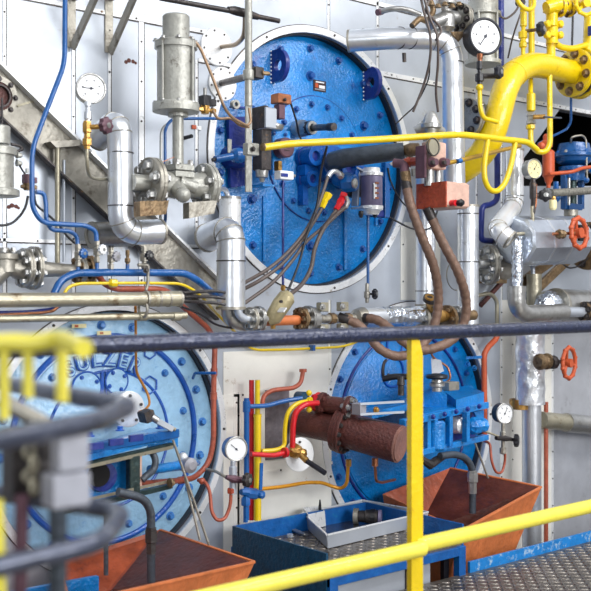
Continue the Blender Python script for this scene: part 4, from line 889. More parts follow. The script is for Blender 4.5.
t = T('flanged_valve', 'silver flanged valve half hidden behind the yellow pipe and clad pipe', 'valve'); s = S(470, .3)
flange(t, P(468, 118, .3), X, 20*s, 6*s, 8, dull, dark, 3*s, .74); t.part('body', clad).sweep(W([(468, 120), (480, 122), (492, 122)], .3), [9*s, 13*s, 12*s], 24); t.part('bonnet', clad).lathe(P(483, 112, .3), Z, [(0, 11*s), (5*s, 12*s), (6*s, 8*s)], 20)
for k in range(3): t.part('bolt', steel).bolt(P(474+8*k, 105, .33), Z, 2.4*s)
# ============================================================ right side
# big yellow gas pipe
t = T('gas_pipe', 'big yellow bent pipe with a bolted flange at the upper right', 'pipe'); s = S(530, .35)
w = catmull(W([(578, 73, .3), (560, 70, .32), (543, 66, .34), (528, 66, .36), (514, 74, .38), (505, 90, .4), (499, 112, .4), (493, 132, .38), (484, 150, .34), (471, 164, .28), (455, 175, .2)]), .02)
t.part('bend', yellow).sweep(w, 12.6*s, 36)
for i in (len(w)//2+2,): t.part('weld_seam', yellow).ring(w[i], w[i+1]-w[i-1], 12.6*s, .003, 40, 6)
ax = V((1, -.12, .0)).normalized()
flange(t, P(574, 73, .31), ax, 24*S(574, .3), 5*s, 8, yellow, rusty, 3.4*s, .76, .2); flange(t, P(581, 74, .31), ax, 25*S(574, .3), 5*s, 8, yellow, rusty, 3*s, .78, .2)
t.part('gasket', black).disc(P(577.5, 73.5, .31), ax, 23*S(574, .3), .012, 40)
t.part('filter_body', yellow).sweep(W([(582, 74, .31), (590, 74, .3), (620, 74, .28)]), [18*s, 22*s, 22*s], 32)
t = T('gas_valve', 'yellow painted valve block with bolts at the top right edge', 'valve'); s = S(560, .35)
b = t.part('body', yellow); b.sweep(W([(546, 8, .36), (556, 5, .38), (568, 6, .38), (577, 3, .38)]), [6*s, 8*s, 7.5*s, 5*s], 20); b.lathe(P(552, 26, .36), Z, [(0, 5*s), (12*s, 6*s), (14*s, 9*s), (17*s, 9*s), (18*s, 6*s), (34*s, 6*s)], 20)
flange(t, P(560, 7, .38), V((1, -.3, .1)), 10*s, 4*s, 6, yellow, rusty, 2.2*s, .7); flange(t, P(569, 8, .38), V((1, -.3, .1)), 9*s, 3.4*s, 6, yellow, rusty, 2.2*s, .7)
wheel(t, P(585.5, 3, .46), V((-.3, -1, 0)), 11.5*s, 2*s, yellow, 3)
t.part('outlet', yellow).cyl(P(590, 14, .34), P(588, 60, .34), 6*s); t.part('sight_label', blued).box(P(590, 31, .37), .01, .02, .05)
t = T('pipe', 'yellow vertical pipe with a bolted clamp left of the yellow flange', 'pipe'); s = S(550, .33)
t.part('tube', yellow).cyl(P(551, 40, .34), P(551, 70, .34), 4.4*s); cl = t.part('clamp', yellow)
for dy in (24, 35):
    for dx in (547, 560): t.part('clamp_bolt', yellow).lathe(P(dx, dy, .38), OUT, [(-.01, 3.4*s), (.01, 3.6*s), (.014, 2.8*s)], 12)
cl.box(P(553.5, 24.5, .36), 20*s, .04, 5*s); cl.box(P(553.5, 35, .36), 20*s, .04, 5*s); cl.cyl(P(552, 16, .35), P(552, 44, .35), 6*s)
t.part('side_arm', yellow).tube(W([(553, 41, .33), (560, 47, .34), (572, 49, .34), (590, 44, .34)]), 3.2*s, .04)
t = T('gas_line', 'yellow thin line with a silver ball valve looping below the large yellow pipe', 'pipe'); s = S(535, .45)
t.part('upper_tube', yellow).cyl(P(531.5, -12, .3), P(531.5, 60, .3), 3.3*s); t.part('lower_tube', yellow).cyl(P(530.5, 78, .3), P(530.5, 94, .34), 2.6*s)
t.part('sleeve', yellow).lathe(P(531, 93, .36), -Z, [(0, 3*s), (1*s, 4.5*s), (18*s, 4.5*s), (19*s, 3*s)], 20)
bv = t.part('ball_valve', steel); bv.lathe(P(531, 112, .37), -Z, [(0, 3*s), (1*s, 5*s), (4*s, 5*s), (5*s, 4*s), (8*s, 4*s), (9*s, 5*s), (12*s, 5*s), (13*s, 3*s)], 6); bv.sub('spindle', brass).cyl(P(533, 117, .4), P(545, 116.5, .44), 2.4*s, n=10); bv.sub('lever', slate).bar(P(544, 117, .45), P(561, 118, .47), .012, .008, Z)
t.part('elbow_nut', yellow).lathe(P(530.5, 125, .37), -Z, [(0, 4.8*s), (4*s, 4.8*s), (5*s, 3.2*s)], 8)
t.part('loop', yellow).tube(W([(530.5, 126, .37), (530.5, 143, .37), (537, 152, .38), (546, 152, .4), (550, 144, .4), (549.5, 70, .36)]), 2.9*s, .05)
t = T('gas_line', 'slim yellow riser with stacked fittings under a round yellow ring handle', 'pipe'); s = S(523, .35)
t.part('riser', yellow).cyl(P(523.5, 6, .35), P(523, 62, .35), 2.2*s); f = t.part('fitting', yellow); f.lathe(P(523.5, 12, .35), -Z, [(0, 2.4*s), (1*s, 3.4*s), (14*s, 3.4*s), (15*s, 2.4*s)], 8); f2 = t.part('fitting', yellow); f2.lathe(P(523, 31, .35), -Z, [(0, 3*s), (1*s, 4.6*s), (7*s, 4.6*s), (8*s, 3*s), (11*s, 3*s), (12*s, 4*s), (16*s, 4*s), (17*s, 2.4*s)], 8)
t.part('ring_handle', yellow).ring(P(525, -2, .42), V((-.1, -1, .25)), 12.2*s, 2.3*s, 40, 12); t.part('ring_hub', dark).lathe(P(522, 2, .4), OUT, [(-.03, 3*s), (.0, 4*s), (.01, 3*s)], 10); t.part('spoke', yellow).cyl(P(522, 2, .39), P(522, 12, .38), 2*s)
t.part('spindle', rusty).cyl(P(526, 31, .36), P(538, 29.5, .42), 1.8*s, n=10); knob(t, P(541, 29, .44), V((.25, -1, 0)), 7*s, black, lobes=6); t.part('bracket', yellow).bar(P(512, 74, .3), P(520, 66, .3), .02, .01)
pipe('cable', 'thin black cable hanging behind the yellow flange', [(573, 10, .1), (572, 48, .1)], 1.1, black, cat='cable')
# blue diaphragm valve
t = T('diaphragm_valve', 'dark blue domed control valve in front of the dark wall opening', 'valve'); s = S(574, .2)
h0 = P(574, 164, .2)
d = t.part('diaphragm_case', mat('deep_blue_paint', (8, 78, 140), .1, .3, .15, 20, .3, 60, coat=.4)); d.lathe(h0, Z, [(-2*s, 10*s), (2*s, 17*s), (6*s, 18.5*s), (7*s, 20.5*s), (10*s, 20.5*s), (11*s, 18.5*s), (16*s, 16*s), (20*s, 15*s), (21*s, 9*s), (22*s, 4*s)], 40)
for k in range(12): d.sub('rim_bolt', steel if k % 3 == 0 else bluet).bolt(h0+V((math.cos(k*PI/6+.2), math.sin(k*PI/6+.2), 0))*19*s+Z*10*s, Z, 1.4*s, 2*s)
t.part('lower_flange', MATS['deep_blue_paint']).lathe(P(574, 171, .2), Z, [(-10*s, 10*s), (-1*s, 11*s), (0, 15*s), (4*s, 15*s), (5*s, 10*s)], 32)
yk = t.part('yoke', MATS['deep_blue_paint']); 
for px in (564, 581): yk.bar(P(px, 175, .2), P(px, 209, .2), .022, .03, OUT)
yk.box(P(572, 176, .2), 24*s, .05, 5*s); yk.box(P(572, 207, .2), 22*s, .05, 6*s)
t.part('spring', green).cyl(P(572.5, 178, .2), P(572.5, 205, .2), 4*s); t.part('spring_rod', steel).cyl(P(569, 178, .24), P(569, 205, .24), 1.5*s)
t.part('neck', dull).sweep(W([(571, 210), (571, 216), (571, 217), (571, 224)], .2), [7*s, 7*s, 4.5*s, 4.5*s], 16)
for px, py in ((586, 180), (591, 170)): t.part('side_fitting', bluet).ball(P(px, py, .24), 3.4*s, Z, 1, 8)
t.part('inlet_fitting', bluet).lathe(P(556, 196, .22), Z, [(-6*s, 2*s), (-2*s, 5*s), (2*s, 5*s), (5*s, 3*s), (14*s, 2.5*s)], 8)
pipe('tube', 'blue tube curving from the yellow filter down into the dark opening', [(571, 96, .14), (571, 122, .12), (567, 129, .1), (551, 137, .1), (538, 144, .1)], 1.3, bluet, bend=5)
pipe('tube', 'grey wire tube rising over the blue domed valve', [(571, 148, .2), (571, 137, .26), (582, 135, .28), (586, 139, .28), (587, 178, .3)], 1.0, dull, bend=5)
pipe('tube', 'orange tube running right past the blue domed valve', [(549, 174, .3), (560, 173, .3), (572, 172, .34), (582, 168, .34), (600, 166, .34)], 1.8, orange, bend=8)
t = T('relief_pipe', 'orange vertical pipe with stacked fittings next to the blue domed valve', 'pipe'); s = S(548, .26)
t.part('body', orange).lathe(P(548.5, 150, .26), -Z, [(0, 4*s), (2*s, 6*s), (26*s, 6*s), (28*s, 4.4*s), (31*s, 4*s), (34*s, 2.2*s), (38*s, 2.2*s)], 20)
t.part('upper_fitting', orange).lathe(P(546.5, 134, .26), -Z, [(0, 2*s), (2*s, 3.6*s), (6*s, 3.6*s), (8*s, 6*s), (13*s, 6*s), (14*s, 4*s), (16*s, 4*s)], 8); t.part('side_nut', orange).ball(P(541, 146, .28), 4*s, Z, 1, 8)
t = T('sight_glass', 'small yellowish glass bottle fitting above the drum shaped jacket', 'fitting'); s = S(553, .3); t.part('glass', dialy).lathe(P(553, 200, .3), -Z, [(0, 3.4*s), (1*s, 3.8*s), (8*s, 3.8*s), (10*s, 2.4*s)], 14); t.part('cap', brass).lathe(P(553, 196, .3), -Z, [(0, 2*s), (2*s, 3*s), (4*s, 3.4*s)], 8)
# grey bar with knob
t = T('valve_spindle', 'speckled grey level rod ending in a black knob at right', 'spindle'); s = S(560, .3)
t.part('rod', mat('speckled_grey', (128, 126, 118), .2, .6, .4, 90, .5, 120)).cyl(P(551, 193, .3), P(610, 189.5, .3), 3.8*s); knob(t, P(545.5, 195, .34), V((-.7, -.7, 0)), 6.5*s, black, lobes=6)
t.part('hub', dark).cyl(P(536, 196, .3), P(545, 195, .33), 3*s, n=12)
# yellowed gauge
t, c, R = gauge('small pressure gauge with a yellowed dial beside the orange pipe', 534, 169, .36, 10.2, yaw=-.15, case=steel, dial=dialy, needle=35, depth=.8); s = S(534, .36)
t.part('stem', dark).lathe(P(533, 178, .37), -Z, [(0, 2.5*s), (4*s, 2.5*s), (5*s, 3.4*s), (20*s, 3.4*s), (22*s, 2.2*s), (33*s, 2.6*s), (36*s, 2*s)], 8); t.part('siphon_tube', beige).tube(W([(532, 206, .37), (533, 222, .37), (529, 233, .36), (515, 234, .34)]), 1.8*s, .03); t.part('copper_tube', copper).tube(W([(536, 184, .36), (536, 206, .36), (531, 220, .36), (526, 228, .34)]), 1.1*s, .03)
# white pipe with mitred elbow
insul('insulated_pipe', 'white clad pipe with a mitred elbow behind the yellow rail loop', [(514.5, 150, .2), (514.5, 205, .2), (496, 229, .3), (510, 240, .36)], 9.6, [(514.5, 196, .2, Z)], bend=1.3, m=mat('white_pipe_sheet', (236, 239, 242), .45, .22, .04, 10, .15, 30))
# drum jacket
t = T('valve_jacket', 'faceted shiny drum shaped insulation jacket around a valve', 'jacket'); s = S(545, .3)
A, B = P(515, 241, .3), P(574, 240, .3); d = (B-A)
t.part('drum', mat('blue_grey_foil_sheet', (200, 208, 220), .75, .32, .08, 8, .3, 30)).sweep([A, A+d*.02, A+d*.98, B], [22*s, 24.5*s, 24.5*s, 22*s], 10)
for k in (.33, .62): t.part('strap', chrome).sweep([A+d*k, A+d*(k+.03)], 24.9*s, 10)
w_ = P(561, 234, .3)+V((0, -24.5*s, 0)); t.part('window_frame', clad).box(w_+V((0, .012, 0)), 18*s, .03, 19*s); t.part('window_cavity', void).box(w_+V((0, .0, 0)), 15*s, .03, 16*s)
t.part('spindle', copper).cyl(P(553, 234, .46), P(580, 233, .5), 1.6*s); t.part('gland', rusty).lathe(P(558, 234, .47), X, [(0, 4*s), (.01, 5*s), (.02, 3*s), (.04, 4.5*s), (.05, 3*s)], 8)
wheel(t, P(579, 233, .5), V((.08, -1, .05)), 14*s, 2.3*s, orange, 3)
# struts behind
for i, (a, b) in enumerate((((572, 256), (534, 292)), ((558, 256), (520, 284)))):
    t = T('diagonal_strut', ['right', 'left'][i]+' olive brown diagonal strut under the drum jacket', 'strut', 'struts under the drum jacket'); t.solo(rusty).bar(P(*a, .1), P(*b, .08), .05, .02, OUT)
pipe('cable', 'black cable looping under the drum jacket', [(560, 262, .2), (570, 268, .2), (582, 264, .2), (590, 255, .2)], .8, black, spline=True, cat='cable')
t = T('flanged_pipe', 'rusty flanged pipe end right of the orange handwheel', 'pipe'); s = S(590, .2); flange(t, P(589, 246, .2), X, 24*s, 5*s, 8, rusty, dark, 2.6*s, .78); t.part('tube', dull).cyl(P(589, 246, .2), P(620, 246, .2), 16*s)
# silver cluster at (490,262)
t = T('flanged_valve', 'dull silver flanged valve on a bracket right of the vertical clad pipe', 'valve'); s = S(490, .12)
flange(t, P(489, 265, .14), V((1, -.4, 0)), 20*s, 6*s, 8, dull, steel, 3.2*s, .72); t.part('stub', steel).cyl(P(478, 264, .14), P(492, 264, .16), 5*s); t.part('body', dull).sweep(W([(492, 266, .12), (502, 267, .12), (512, 267, .12)]), [12*s, 14*s, 10*s], 24); t.part('bonnet', steel).lathe(P(500, 256, .12), Z, [(0, 12*s), (8*s, 13*s), (9*s, 8*s), (22*s, 6*s)], 20)
for k in range(3): t.part('bolt', steel).bolt(P(498+6*k, 245, .14), Z, 2.4*s)
t.part('bracket_plate', rusty).box(P(493, 281, .1), 24*s, .08, 5*s); t.part('bracket_leg', brown).bar(P(502, 282, .06), P(480, 306, .02), .02, .02, OUT)
# foil tube + elbow
t = T('foil_wrapped_pipe', 'crinkled foil covered riser entering a steel elbow', 'pipe'); s = S(516, .34); random.seed(5)
t.part('foil_wrap', foil).sweep([P(517.5, 236, .34).lerp(P(517, 294, .34), i/30) for i in range(31)], 5.6*s, 20, wob=lambda i, k: .12*random.uniform(-1, 1))
t.part('elbow', steel).tube(W([(516.5, 286, .34), (516.5, 306, .34), (524, 314, .34), (564, 312, .34)]), 8.8*s, 14*s, 28); t.part('collar', steel).annulus(P(516.5, 290, .34), Z, 8*s, 9.6*s, .02)
t = T('foil_dome', 'round crumpled foil dome behind the steel elbow', 'cover'); t.solo(foil).ball(P(549, 309, .22), 19*S(549, .22), OUT, .7, 24)
t = T('pipe_stub', 'upright beige pipe stub with bent vent behind the steel elbow', 'pipe'); s = S(535, .14); t.part('stub', beige).cyl(P(534, 274, .14), P(534, 306, .14), 7.6*s); t.part('vent_tube', clad).tube(W([(533, 275, .14), (533, 266, .14), (528, 262, .1)]), 2.2*s, .02)
insul('insulated_pipe', 'large level grey clad pipe running out at the right edge', [(556, 306, .2), (590, 306.5, .2), (640, 307, .2)], 16.5, [], m=steel)
t = T('flanged_valve', 'small dark valve in front of the large grey clad pipe at the right edge', 'valve'); s = S(586, .3)
t.part('stub', clad).cyl(P(566, 312, .3), P(586, 312, .3), 5*s); flange(t, P(584, 311, .3), X, 9*s, 4*s, 6, rusty, dark, 2.2*s, .74); flange(t, P(590, 311, .3), X, 9*s, 4*s, 6, dark, dark, 2.2*s, .74)
# lower right pipes
t = T('foil_wrapped_pipe', 'upright pipe in a shiny crumpled foil sleeve at the right with an orange handwheel', 'pipe'); s = S(530, .16); random.seed(9)
noff = lambda i, k: .1*(noise.noise(V((i*.35, math.cos(k*PI/14)*1.6, math.sin(k*PI/14)*1.6)))) 
t.part('foil_sleeve', mat('foil_sleeve', (232, 236, 242), .75, .32, .06, 10, .8, 22)).sweep([P(530, 326, .16).lerp(P(530, 404, .16), i/24) for i in range(25)], 14.5*s, 28, wob=noff)
t.part('steel_pipe', chrome).cyl(P(531.5, 402, .16), P(532, 610, .16), 9.6*s, n=32); t.part('clamp_strap', brass).annulus(P(520, 404, .12), Z, 9*s, 10.5*s, .05)
t.part('valve_body', rusty).lathe(P(538, 362, .3), X, [(0, 5*s), (.01, 8*s), (.03, 8*s), (.035, 5*s), (.06, 6*s), (.065, 8*s), (.08, 8*s)], 12); t.part('packing_gland', dark).lathe(P(550, 362.5, .32), X, [(0, 6*s), (.03, 7*s), (.04, 4*s), (.05, 2*s), (.1, 2*s)], 10)
wheel(t, P(569, 363, .36), V((.2, -1, 0)), 14.5*s, 2*s, orange, 3)
t = T('pipe', 'rusty beige level pipe with a grey sleeve at the lower right edge', 'pipe'); s = S(560, .1)
t.part('tube', beige).cyl(P(541, 420, .1), P(640, 430, .1), 8.4*s); t.part('sleeve', steel).cyl(P(566, 422.5, .1), P(640, 430, .1), 9.6*s)
pipe('pipe', 'thin orange drain pipe standing right of the steel pipe', [(546, 402, .1), (546, 600, .1)], 2.2, redpipe)
pipe('pipe', 'orange-red pipe following the right rim of the lower right cover', [(498, 328, .08), (497, 338, .08), (488, 347, .08), (484, 354, .08), (484.5, 440, .08)], 2.9, orange, bend=3)
pipe('tube', 'bent beige tube arching down left of the steel elbow', [(476, 296, .12), (490, 293, .12), (497, 300, .12), (497, 335, .12)], 2.1, beige, bend=4)
t = T('wire_loop', 'thin round steel wire loop behind the right brown hose', 'wire'); t.solo(dull).ring(P(457, 275, .08), OUT, 15*S(457), .003, 40, 6)
# gauge E
t, c, R = gauge('dark cased pressure gauge with siphon right of the lower right cover', 504.5, 413.5, .26, 10.5, yaw=-.25, case=slate, needle=30, depth=.85); s = S(504, .26)
t.part('stem', dull).lathe(P(503, 423, .27), -Z, [(0, 2*s), (8*s, 2*s), (9*s, 3*s), (16*s, 3*s), (17*s, 2*s), (24*s, 2*s), (25*s, 3.4*s), (30*s, 3.4*s), (31*s, 2*s)], 8)
t.part('spindle', dark).sweep(W([(496, 438), (505, 438.5), (510, 439), (514, 440)], .29), [2*s, 3*s, 2*s, 1.6*s], 10); knob(t, P(516.5, 440.5, .31), V((.6, -1, 0)), 6*s, black, lobes=6)
t.part('side_tube', beige).tube(W([(480, 430, .2), (490, 433, .24), (500, 437, .28)]), 1.1*s); t.part('siphon_tube', redpipe).tube(W([(484, 441, .2), (490, 443, .24), (491.5, 462, .26), (496, 473, .26), (502, 473, .26), (505, 462, .26), (505, 452, .27)]), 1.3*s, .04)

# ============================================================ lower right machine
MB_ = bluet
t = T('flanged_exhaust_pipe', 'thick brown-red pipe with a bolted flange left of the yellow post', 'pipe'); s = S(350, .25)
t.part('rear_pipe', brown).sweep(W([(296, 421, .02), (345, 430, .24)]), [13.5*S(300), 15*s], 36); A, B = P(345, 430, .24), P(399, 444, .47)
t.part('front_pipe', brown).sweep([A, B], [17.5*s, 18.5*s], 36); t.part('end_rim', capm).sweep([B+(B-A).normalized()*.0, B+(B-A).normalized()*.006], [18.7*S(394, .44), 18.7*S(394, .44)], 36); t.part('end_plate', capm).sweep([B, B+(B-A).normalized()*.012], 17*S(394, .44), 36)
flange(t, P(345, 430, .24), (B-A), 24*s, 6*s, 14, brown, dark, 2*s, .86); flange(t, P(340, 429, .22), (B-A), 23*s, 5*s, 2, brown, dark, 1.5*s, .86)
t.part('small_pipe', brown).sweep(W([(325, 404, .16), (347, 407, .26)]), [8.5*s, 9*s], 28); flange(t, P(349, 408, .27), (B-A), 12*s, 4.5*s, 6, brown, steel, 2.4*s, .74)
for a, b, m_, R_ in ((322, 403, brown, 11), (318, 402, red, 10), ): flange(t, P(a, b, .14 if m_ is red else .155), (B-A), R_*s, 4*s, 4, m_, m_, 2.4*s, .72, .8)
t.part('lever_bracket', lavend).box(P(359, 409, .34), .035, .05, .05); t.part('brass_bolt', brass).bolt(P(376, 410, .38), OUT, 2.4*s)
for y0, y1 in ((404, 400.5), (414.5, 411)): t.part('lever_bar', clad).bar(P(360, y0, .36), P(404, y1+1, .44), .012, .01, Z)
t.part('seam_bar', dark).bar(P(360, 418.5, .33), P(398, 425, .46), .012, .01)
t.part('drain_nut', copper).cyl(P(375, 458, .3), P(375, 466, .3), 3.2*s, n=8); t.part('drain_tube', copper).tube(W([(375, 464, .3), (376, 481, .28), (382, 482.5, .22), (395, 479.5, .1)]), 1.5*s, .02)
# coloured services
t, w, r = pipe('pipe', 'blue upright pipe of the coloured group with a branch to the right', [(246.5, 398, .12), (246.5, 480, .12), (246.5, 520, .12)], 2.8, bluet)
t.part('tee', bluet).cyl(P(246.5, 401, .12), P(246.5, 412, .12), r*1.35); t.part('branch', bluet).tube(W([(246.5, 406.5, .12), (266, 406, .13), (284, 401, .14), (302, 398, .16)]), r*.85, .03)
t, w, r = pipe('pipe', 'red upright pipe of the coloured group with a level branch', [(251.5, 380, .07), (251.5, 520, .07)], 2.6, red); t.part('branch', red).tube(W([(251, 454, .16), (274, 455.5, .17), (288, 452, .17)]), r*.95, .02); t.part('branch_flange', red).disc(P(285, 452.5, .17), X, r*2, .012, 14)
t, w, r = pipe('pipe', 'yellow upright pipe of the coloured group, the thickest', [(257.5, 380, .1), (257.5, 414, .1), (257.5, 520, .1)], 2.6, yellow); t.part('sleeve', yellow).cyl(P(257.5, 414, .1), P(257.5, 520, .1), r*1.45); t.part('collar', yellow).cyl(P(257.5, 414, .1), P(257.5, 417, .1), r*1.6)
pipe('pipe', 'orange-brown open pipe bending up with a flared end behind the coloured pipes', [(262, 408, .06), (263, 396, .06), (272, 390, .06), (294, 388, .08), (301, 383, .08), (303, 371, .08)], 2.3, redpipe, bend=4)[0].part('flared_end', redpipe).cyl(P(303, 372, .08), P(303, 369, .08), 3.8*S(303, .08))
t, w, r = pipe('pipe', 'yellow curved pipe ending in a flange left of the brown pipe', [(309, 401, .17), (297, 403, .17), (288, 411, .16), (285, 424, .15), (284.5, 447, .14), (275, 450.5, .14), (262, 451, .12)], 2.3, yellow, bend=5)
fg = t.part('end_flange', yellow); fg.disc(P(309.5, 401.5, .17), V((.4, -1, 0)), .02, .014, 20); fg.ball(P(309, 393, .17), .013); fg.ball(P(309, 409.5, .17), .013)
pipe('pipe', 'red curved pipe ending in the red flange of the small brown pipe', [(318, 403, .19), (305, 404, .19), (296, 411, .18), (293, 424, .17), (292.5, 452, .16)], 2.9, red, bend=5)
t = T('valve_actuator_cap', 'dark teal round cap at the end of the blue branch', 'cap'); t.solo(teal).lathe(P(302, 397, .14), OUT, [(-.03, .022), (.02, .024), (.03, .016)], 20)
t = T('wall_access_panel', 'mottled dark grey recessed panel behind the coloured pipes', 'panel'); g = t.part('panel', mat('mottled_grey_panel', (128, 122, 128), .4, .4, .4, 8, .2, 30, (60, 56, 64), .25, 6)); g.box(P(277, 424, .004), .13, .008, .3); 
fr = t.part('frame', yellow); fr.bar(P(263, 451, .02), P(286, 449, .02), .008, .008)
t = T('lever_valve', 'white round plate with a brass valve and a black lever', 'valve'); s = S(299, .16)
t.part('disc', white).lathe(P(299, 454.5, .14), V((-.1, -1, 0)), [(0, 17.3*s), (.006, 17.3*s), (.008, 16.6*s)], 40); t.part('brass_body', brass).lathe(P(298, 452, .17), V((.2, -1, -.2)), [(-.02, 8*s), (.0, 7*s), (.01, 5*s), (.03, 5.5*s), (.04, 3*s)], 8); t.part('brass_wings', brass).bar(P(291, 449, .18), P(304, 454, .2), .018, .012); t.part('lever_socket', brass).cyl(P(301, 455, .2), P(307, 461, .23), 3.2*s); t.part('lever', rubber).cyl(P(306, 460.5, .22), P(325, 473, .32), 2.6*s)
for dx, dy in ((-5, -6), (6, -2), (2, -11)): t.part('screw', dark).disc(P(298+dx, 453+dy, .153), OUT, 1.2*s, .006, 10)
pipe('tube', 'orange-yellow tube running level under the white round plate and rising at right', [(261, 489, .14), (284, 486.5, .14), (306, 482.5, .14), (322, 482.5, .14), (331, 486, .14), (341, 489, .16), (347, 484, .2), (348.5, 460, .24)], 1.8, mat('ochre_tube', (206, 142, 30), .2, .35, .15, 20, .1, 60), bend=5)[0].part('hex_nut', brass).lathe(P(348.5, 462, .24), Z, [(-.02, .009), (-.018, .013), (.01, .013), (.012, .009)], 6)
# blue casting on the right cover
t = T('door_lock_casting', 'blue ribbed cast frame in front of the lower right cover', 'casting'); s = S(440, .3)
def quad(g, p, th, up=None): g.sheet([P(*a) for a in p], th)
tp = t.part('top_plate', blueh); tp.prism([P(400, 398, .05), P(462, 392, .05), P(484, 402, .34), P(412, 416, .42)], Z*-.012)
t.part('upper_block', blueh).sweep([P(428, 386, .12), P(432, 404, .3)], [14*s, 17*s], 6); t.part('side_block', blueh).prism([P(440, 388, .1), P(468, 386, .1), P(484, 392, .34), P(456, 400, .38)], Z*-.05)
bm1 = t.part('upper_beam', blueh); bm1.bar(P(402, 423, .44), P(486, 405, .34), .03, .03, Z); bm2 = t.part('lower_beam', blueh); bm2.bar(P(404, 456, .44), P(486, 437, .34), .03, .026, Z)
for k, (px, dy) in enumerate(((427, 0), (434, -1), (449, -4), (466, -8))): t.part('web', blueh).bar(P(px, 420+dy, .41), P(px, 450+dy, .41), .022, .03, OUT)
t.part('back_plate', blued).prism([P(416, 420, .26), P(474, 410, .26), P(474, 440, .26), P(416, 452, .26)], OUT*.01)
rl = t.part('roller', blueh); rl.lathe(P(436, 434, .40), Z, [(-.07, 7*s), (-.06, 9*s), (.05, 9*s), (.06, 7*s)], 24); t.part('white_roller', cladw).lathe(P(459, 425, .36), OUT, [(-.02, 9*s), (.02, 8*s), (.03, 5*s)], 24)
nt_ = t.part('tension_nut', blueh); nt_.lathe(P(472, 426, .38), V((1, -.2, 0)), [(-.02, 5*s), (0, 9*s), (.03, 9*s), (.035, 6*s), (.06, 7*s), (.075, 7*s), (.08, 5*s)], 8)
for k in range(7): t.part('bolt', blued).bolt(P(410+11.5*k, 422-2.6*k, .47-.012*k), OUT, .008)
for x_, y_ in ((418, 404), (446, 398), (470, 397)): t.part('bolt', blueh).bolt(P(x_, y_, .2), Z, .012)
t.part('gusset', blueh).prism([P(408, 428, .44), P(424, 425, .43), P(408, 446, .44)], Y*.012); t.part('gusset', blueh).prism([P(484, 410, .34), P(484, 432, .34), P(474, 412, .35)], Y*.012)
t.part('rear_ledge', blueh).prism([P(352, 412, .0), P(425, 392, .0), P(425, 400, .3), P(372, 412, .3)], Z*-.03)
for px, py in ((394, 377), ): t.part('cam_lever', black).tube(W([(383, 379, .3), (394, 376.5, .34), (420, 377, .42)]), 3*s)
t.part('lever_pivot', dark).lathe(P(401, 376, .4), -Z, [(0, 3*s), (8*s, 4*s), (9*s, 3*s), (18*s, 3*s)], 12); t.part('lever_bow', dark).ring(P(386, 370, .28), V((.5, -1, 0)), 9*s, 1.5*s, 24, 8, 0, 4.2)
t.part('handwheel', black).lathe(P(437, 377, .36), Z, [(-2*s, 4*s), (-1.5*s, 10*s), (0, 11*s), (2*s, 10.5*s), (3.5*s, 4*s)], 24); t.part('spindle', steel).lathe(P(437, 378, .36), -Z, [(0, 5*s), (4*s, 6*s), (5*s, 7.5*s), (8*s, 7.5*s), (9*s, 5*s), (13*s, 5*s)], 20)
t.part('white_guard', white).prism([P(431, 358, .14), P(440, 360, .2), P(443, 371, .24), P(432, 376, .2)], OUT*.006)
t.part('guide_block', dull).box(P(450, 386, .3), .07, .05, .04); t.part('hinge_arm', blueh).bar(P(466, 358, .04), P(482, 357, .1), .02, .014); t.part('hinge_bolt', blueh).bolt(P(467, 364, .03), OUT, .012)
for px, py in ((470, 388), (474, 368)): t.part('bolt', blueh).bolt(P(px, py, .0), OUT, .011)
t.part('underside_chain', dark).sweep(W([(420, 458, .42), (430, 465, .42), (437, 460, .4), (447, 454, .38)]), [3*s, 4.5*s, 4*s, 3*s], 8)
pipe('tube', 'thin orange tube curling down to the black handwheel at right', [(430, 350, .16), (434, 358, .16), (447, 367, .18), (450, 378, .2), (444, 383, .24), (437, 382, .28)], 1.1, copper, spline=True)
pipe('rod', 'slanted thin steel rod below the blue ribbed frame at right', [(474, 440, .36), (488, 478, .36)], 1.0, dull, cat='rod')
def drain(name, label, pts, rr, h_, nut):
    t = T(name, label, 'pipe'); s = S(pts[0][0], h_); w = W(pts, h_); t.part('tube', slate).tube(w, rr*s, rr*s*4, 20)
    n_ = t.part('hex_nut', steel if nut[2] else dark); n_.lathe(P(nut[0], nut[1], h_), -Z, [(-3*s, rr*1.15*s), (-2.5*s, rr*1.35*s), (0, rr*1.35*s), (.5*s, rr*1.55*s), (nut[3]*s, rr*1.55*s), (nut[3]*s+1*s, rr*1.2*s), (nut[3]*s+12*s, rr*1.2*s)], 6); return t
drain('drain_pipe', 'dark bent drain pipe with a silver hex nut above the right hopper', [(440, 456), (455, 454), (466, 458), (472.5, 468), (472.5, 513)], 3.6, .42, (472.5, 473, 1, 9))

# ============================================================ hoppers
def hopper(label, rim, low, lip, m_in=rustd, m_out=rust):
    """rim: back-left, back-right, front-right, front-left; each (px,py,h)"""
    t = T('drip_hopper', label, 'hopper', 'rust coloured drip hoppers'); R_ = [P(*a) for a in rim]; L_ = [P(*a) for a in low]
    names = ['back_panel', 'right_panel', 'front_panel', 'left_panel']
    for i in range(4):
        j = (i+1) % 4; g = t.part(names[i], (m_in, m_in, m_out, m_out)[i] if i else rustm); g.sheet([R_[i], R_[j], L_[j], L_[i]], .006)  # lit look put into panel colours: outer and back orange, right dark brown
    g = t.part('rim_lip', m_out)
    for i in range(4):
        j = (i+1) % 4
        if i in (1, 2): g.bar(R_[i], R_[j], .012, .008)
    return t
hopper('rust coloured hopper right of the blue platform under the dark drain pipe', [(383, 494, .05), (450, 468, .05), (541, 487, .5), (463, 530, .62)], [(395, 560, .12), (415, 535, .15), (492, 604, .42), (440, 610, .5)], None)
hopper('rust coloured hopper at lower left under the blurred railing', [(60, 562, .05), (160, 530, .05), (254, 562, .6), (70, 604, .95)], [(50, 620, .15), (112, 590, .2), (205, 670, .6), (90, 680, .8)], None)

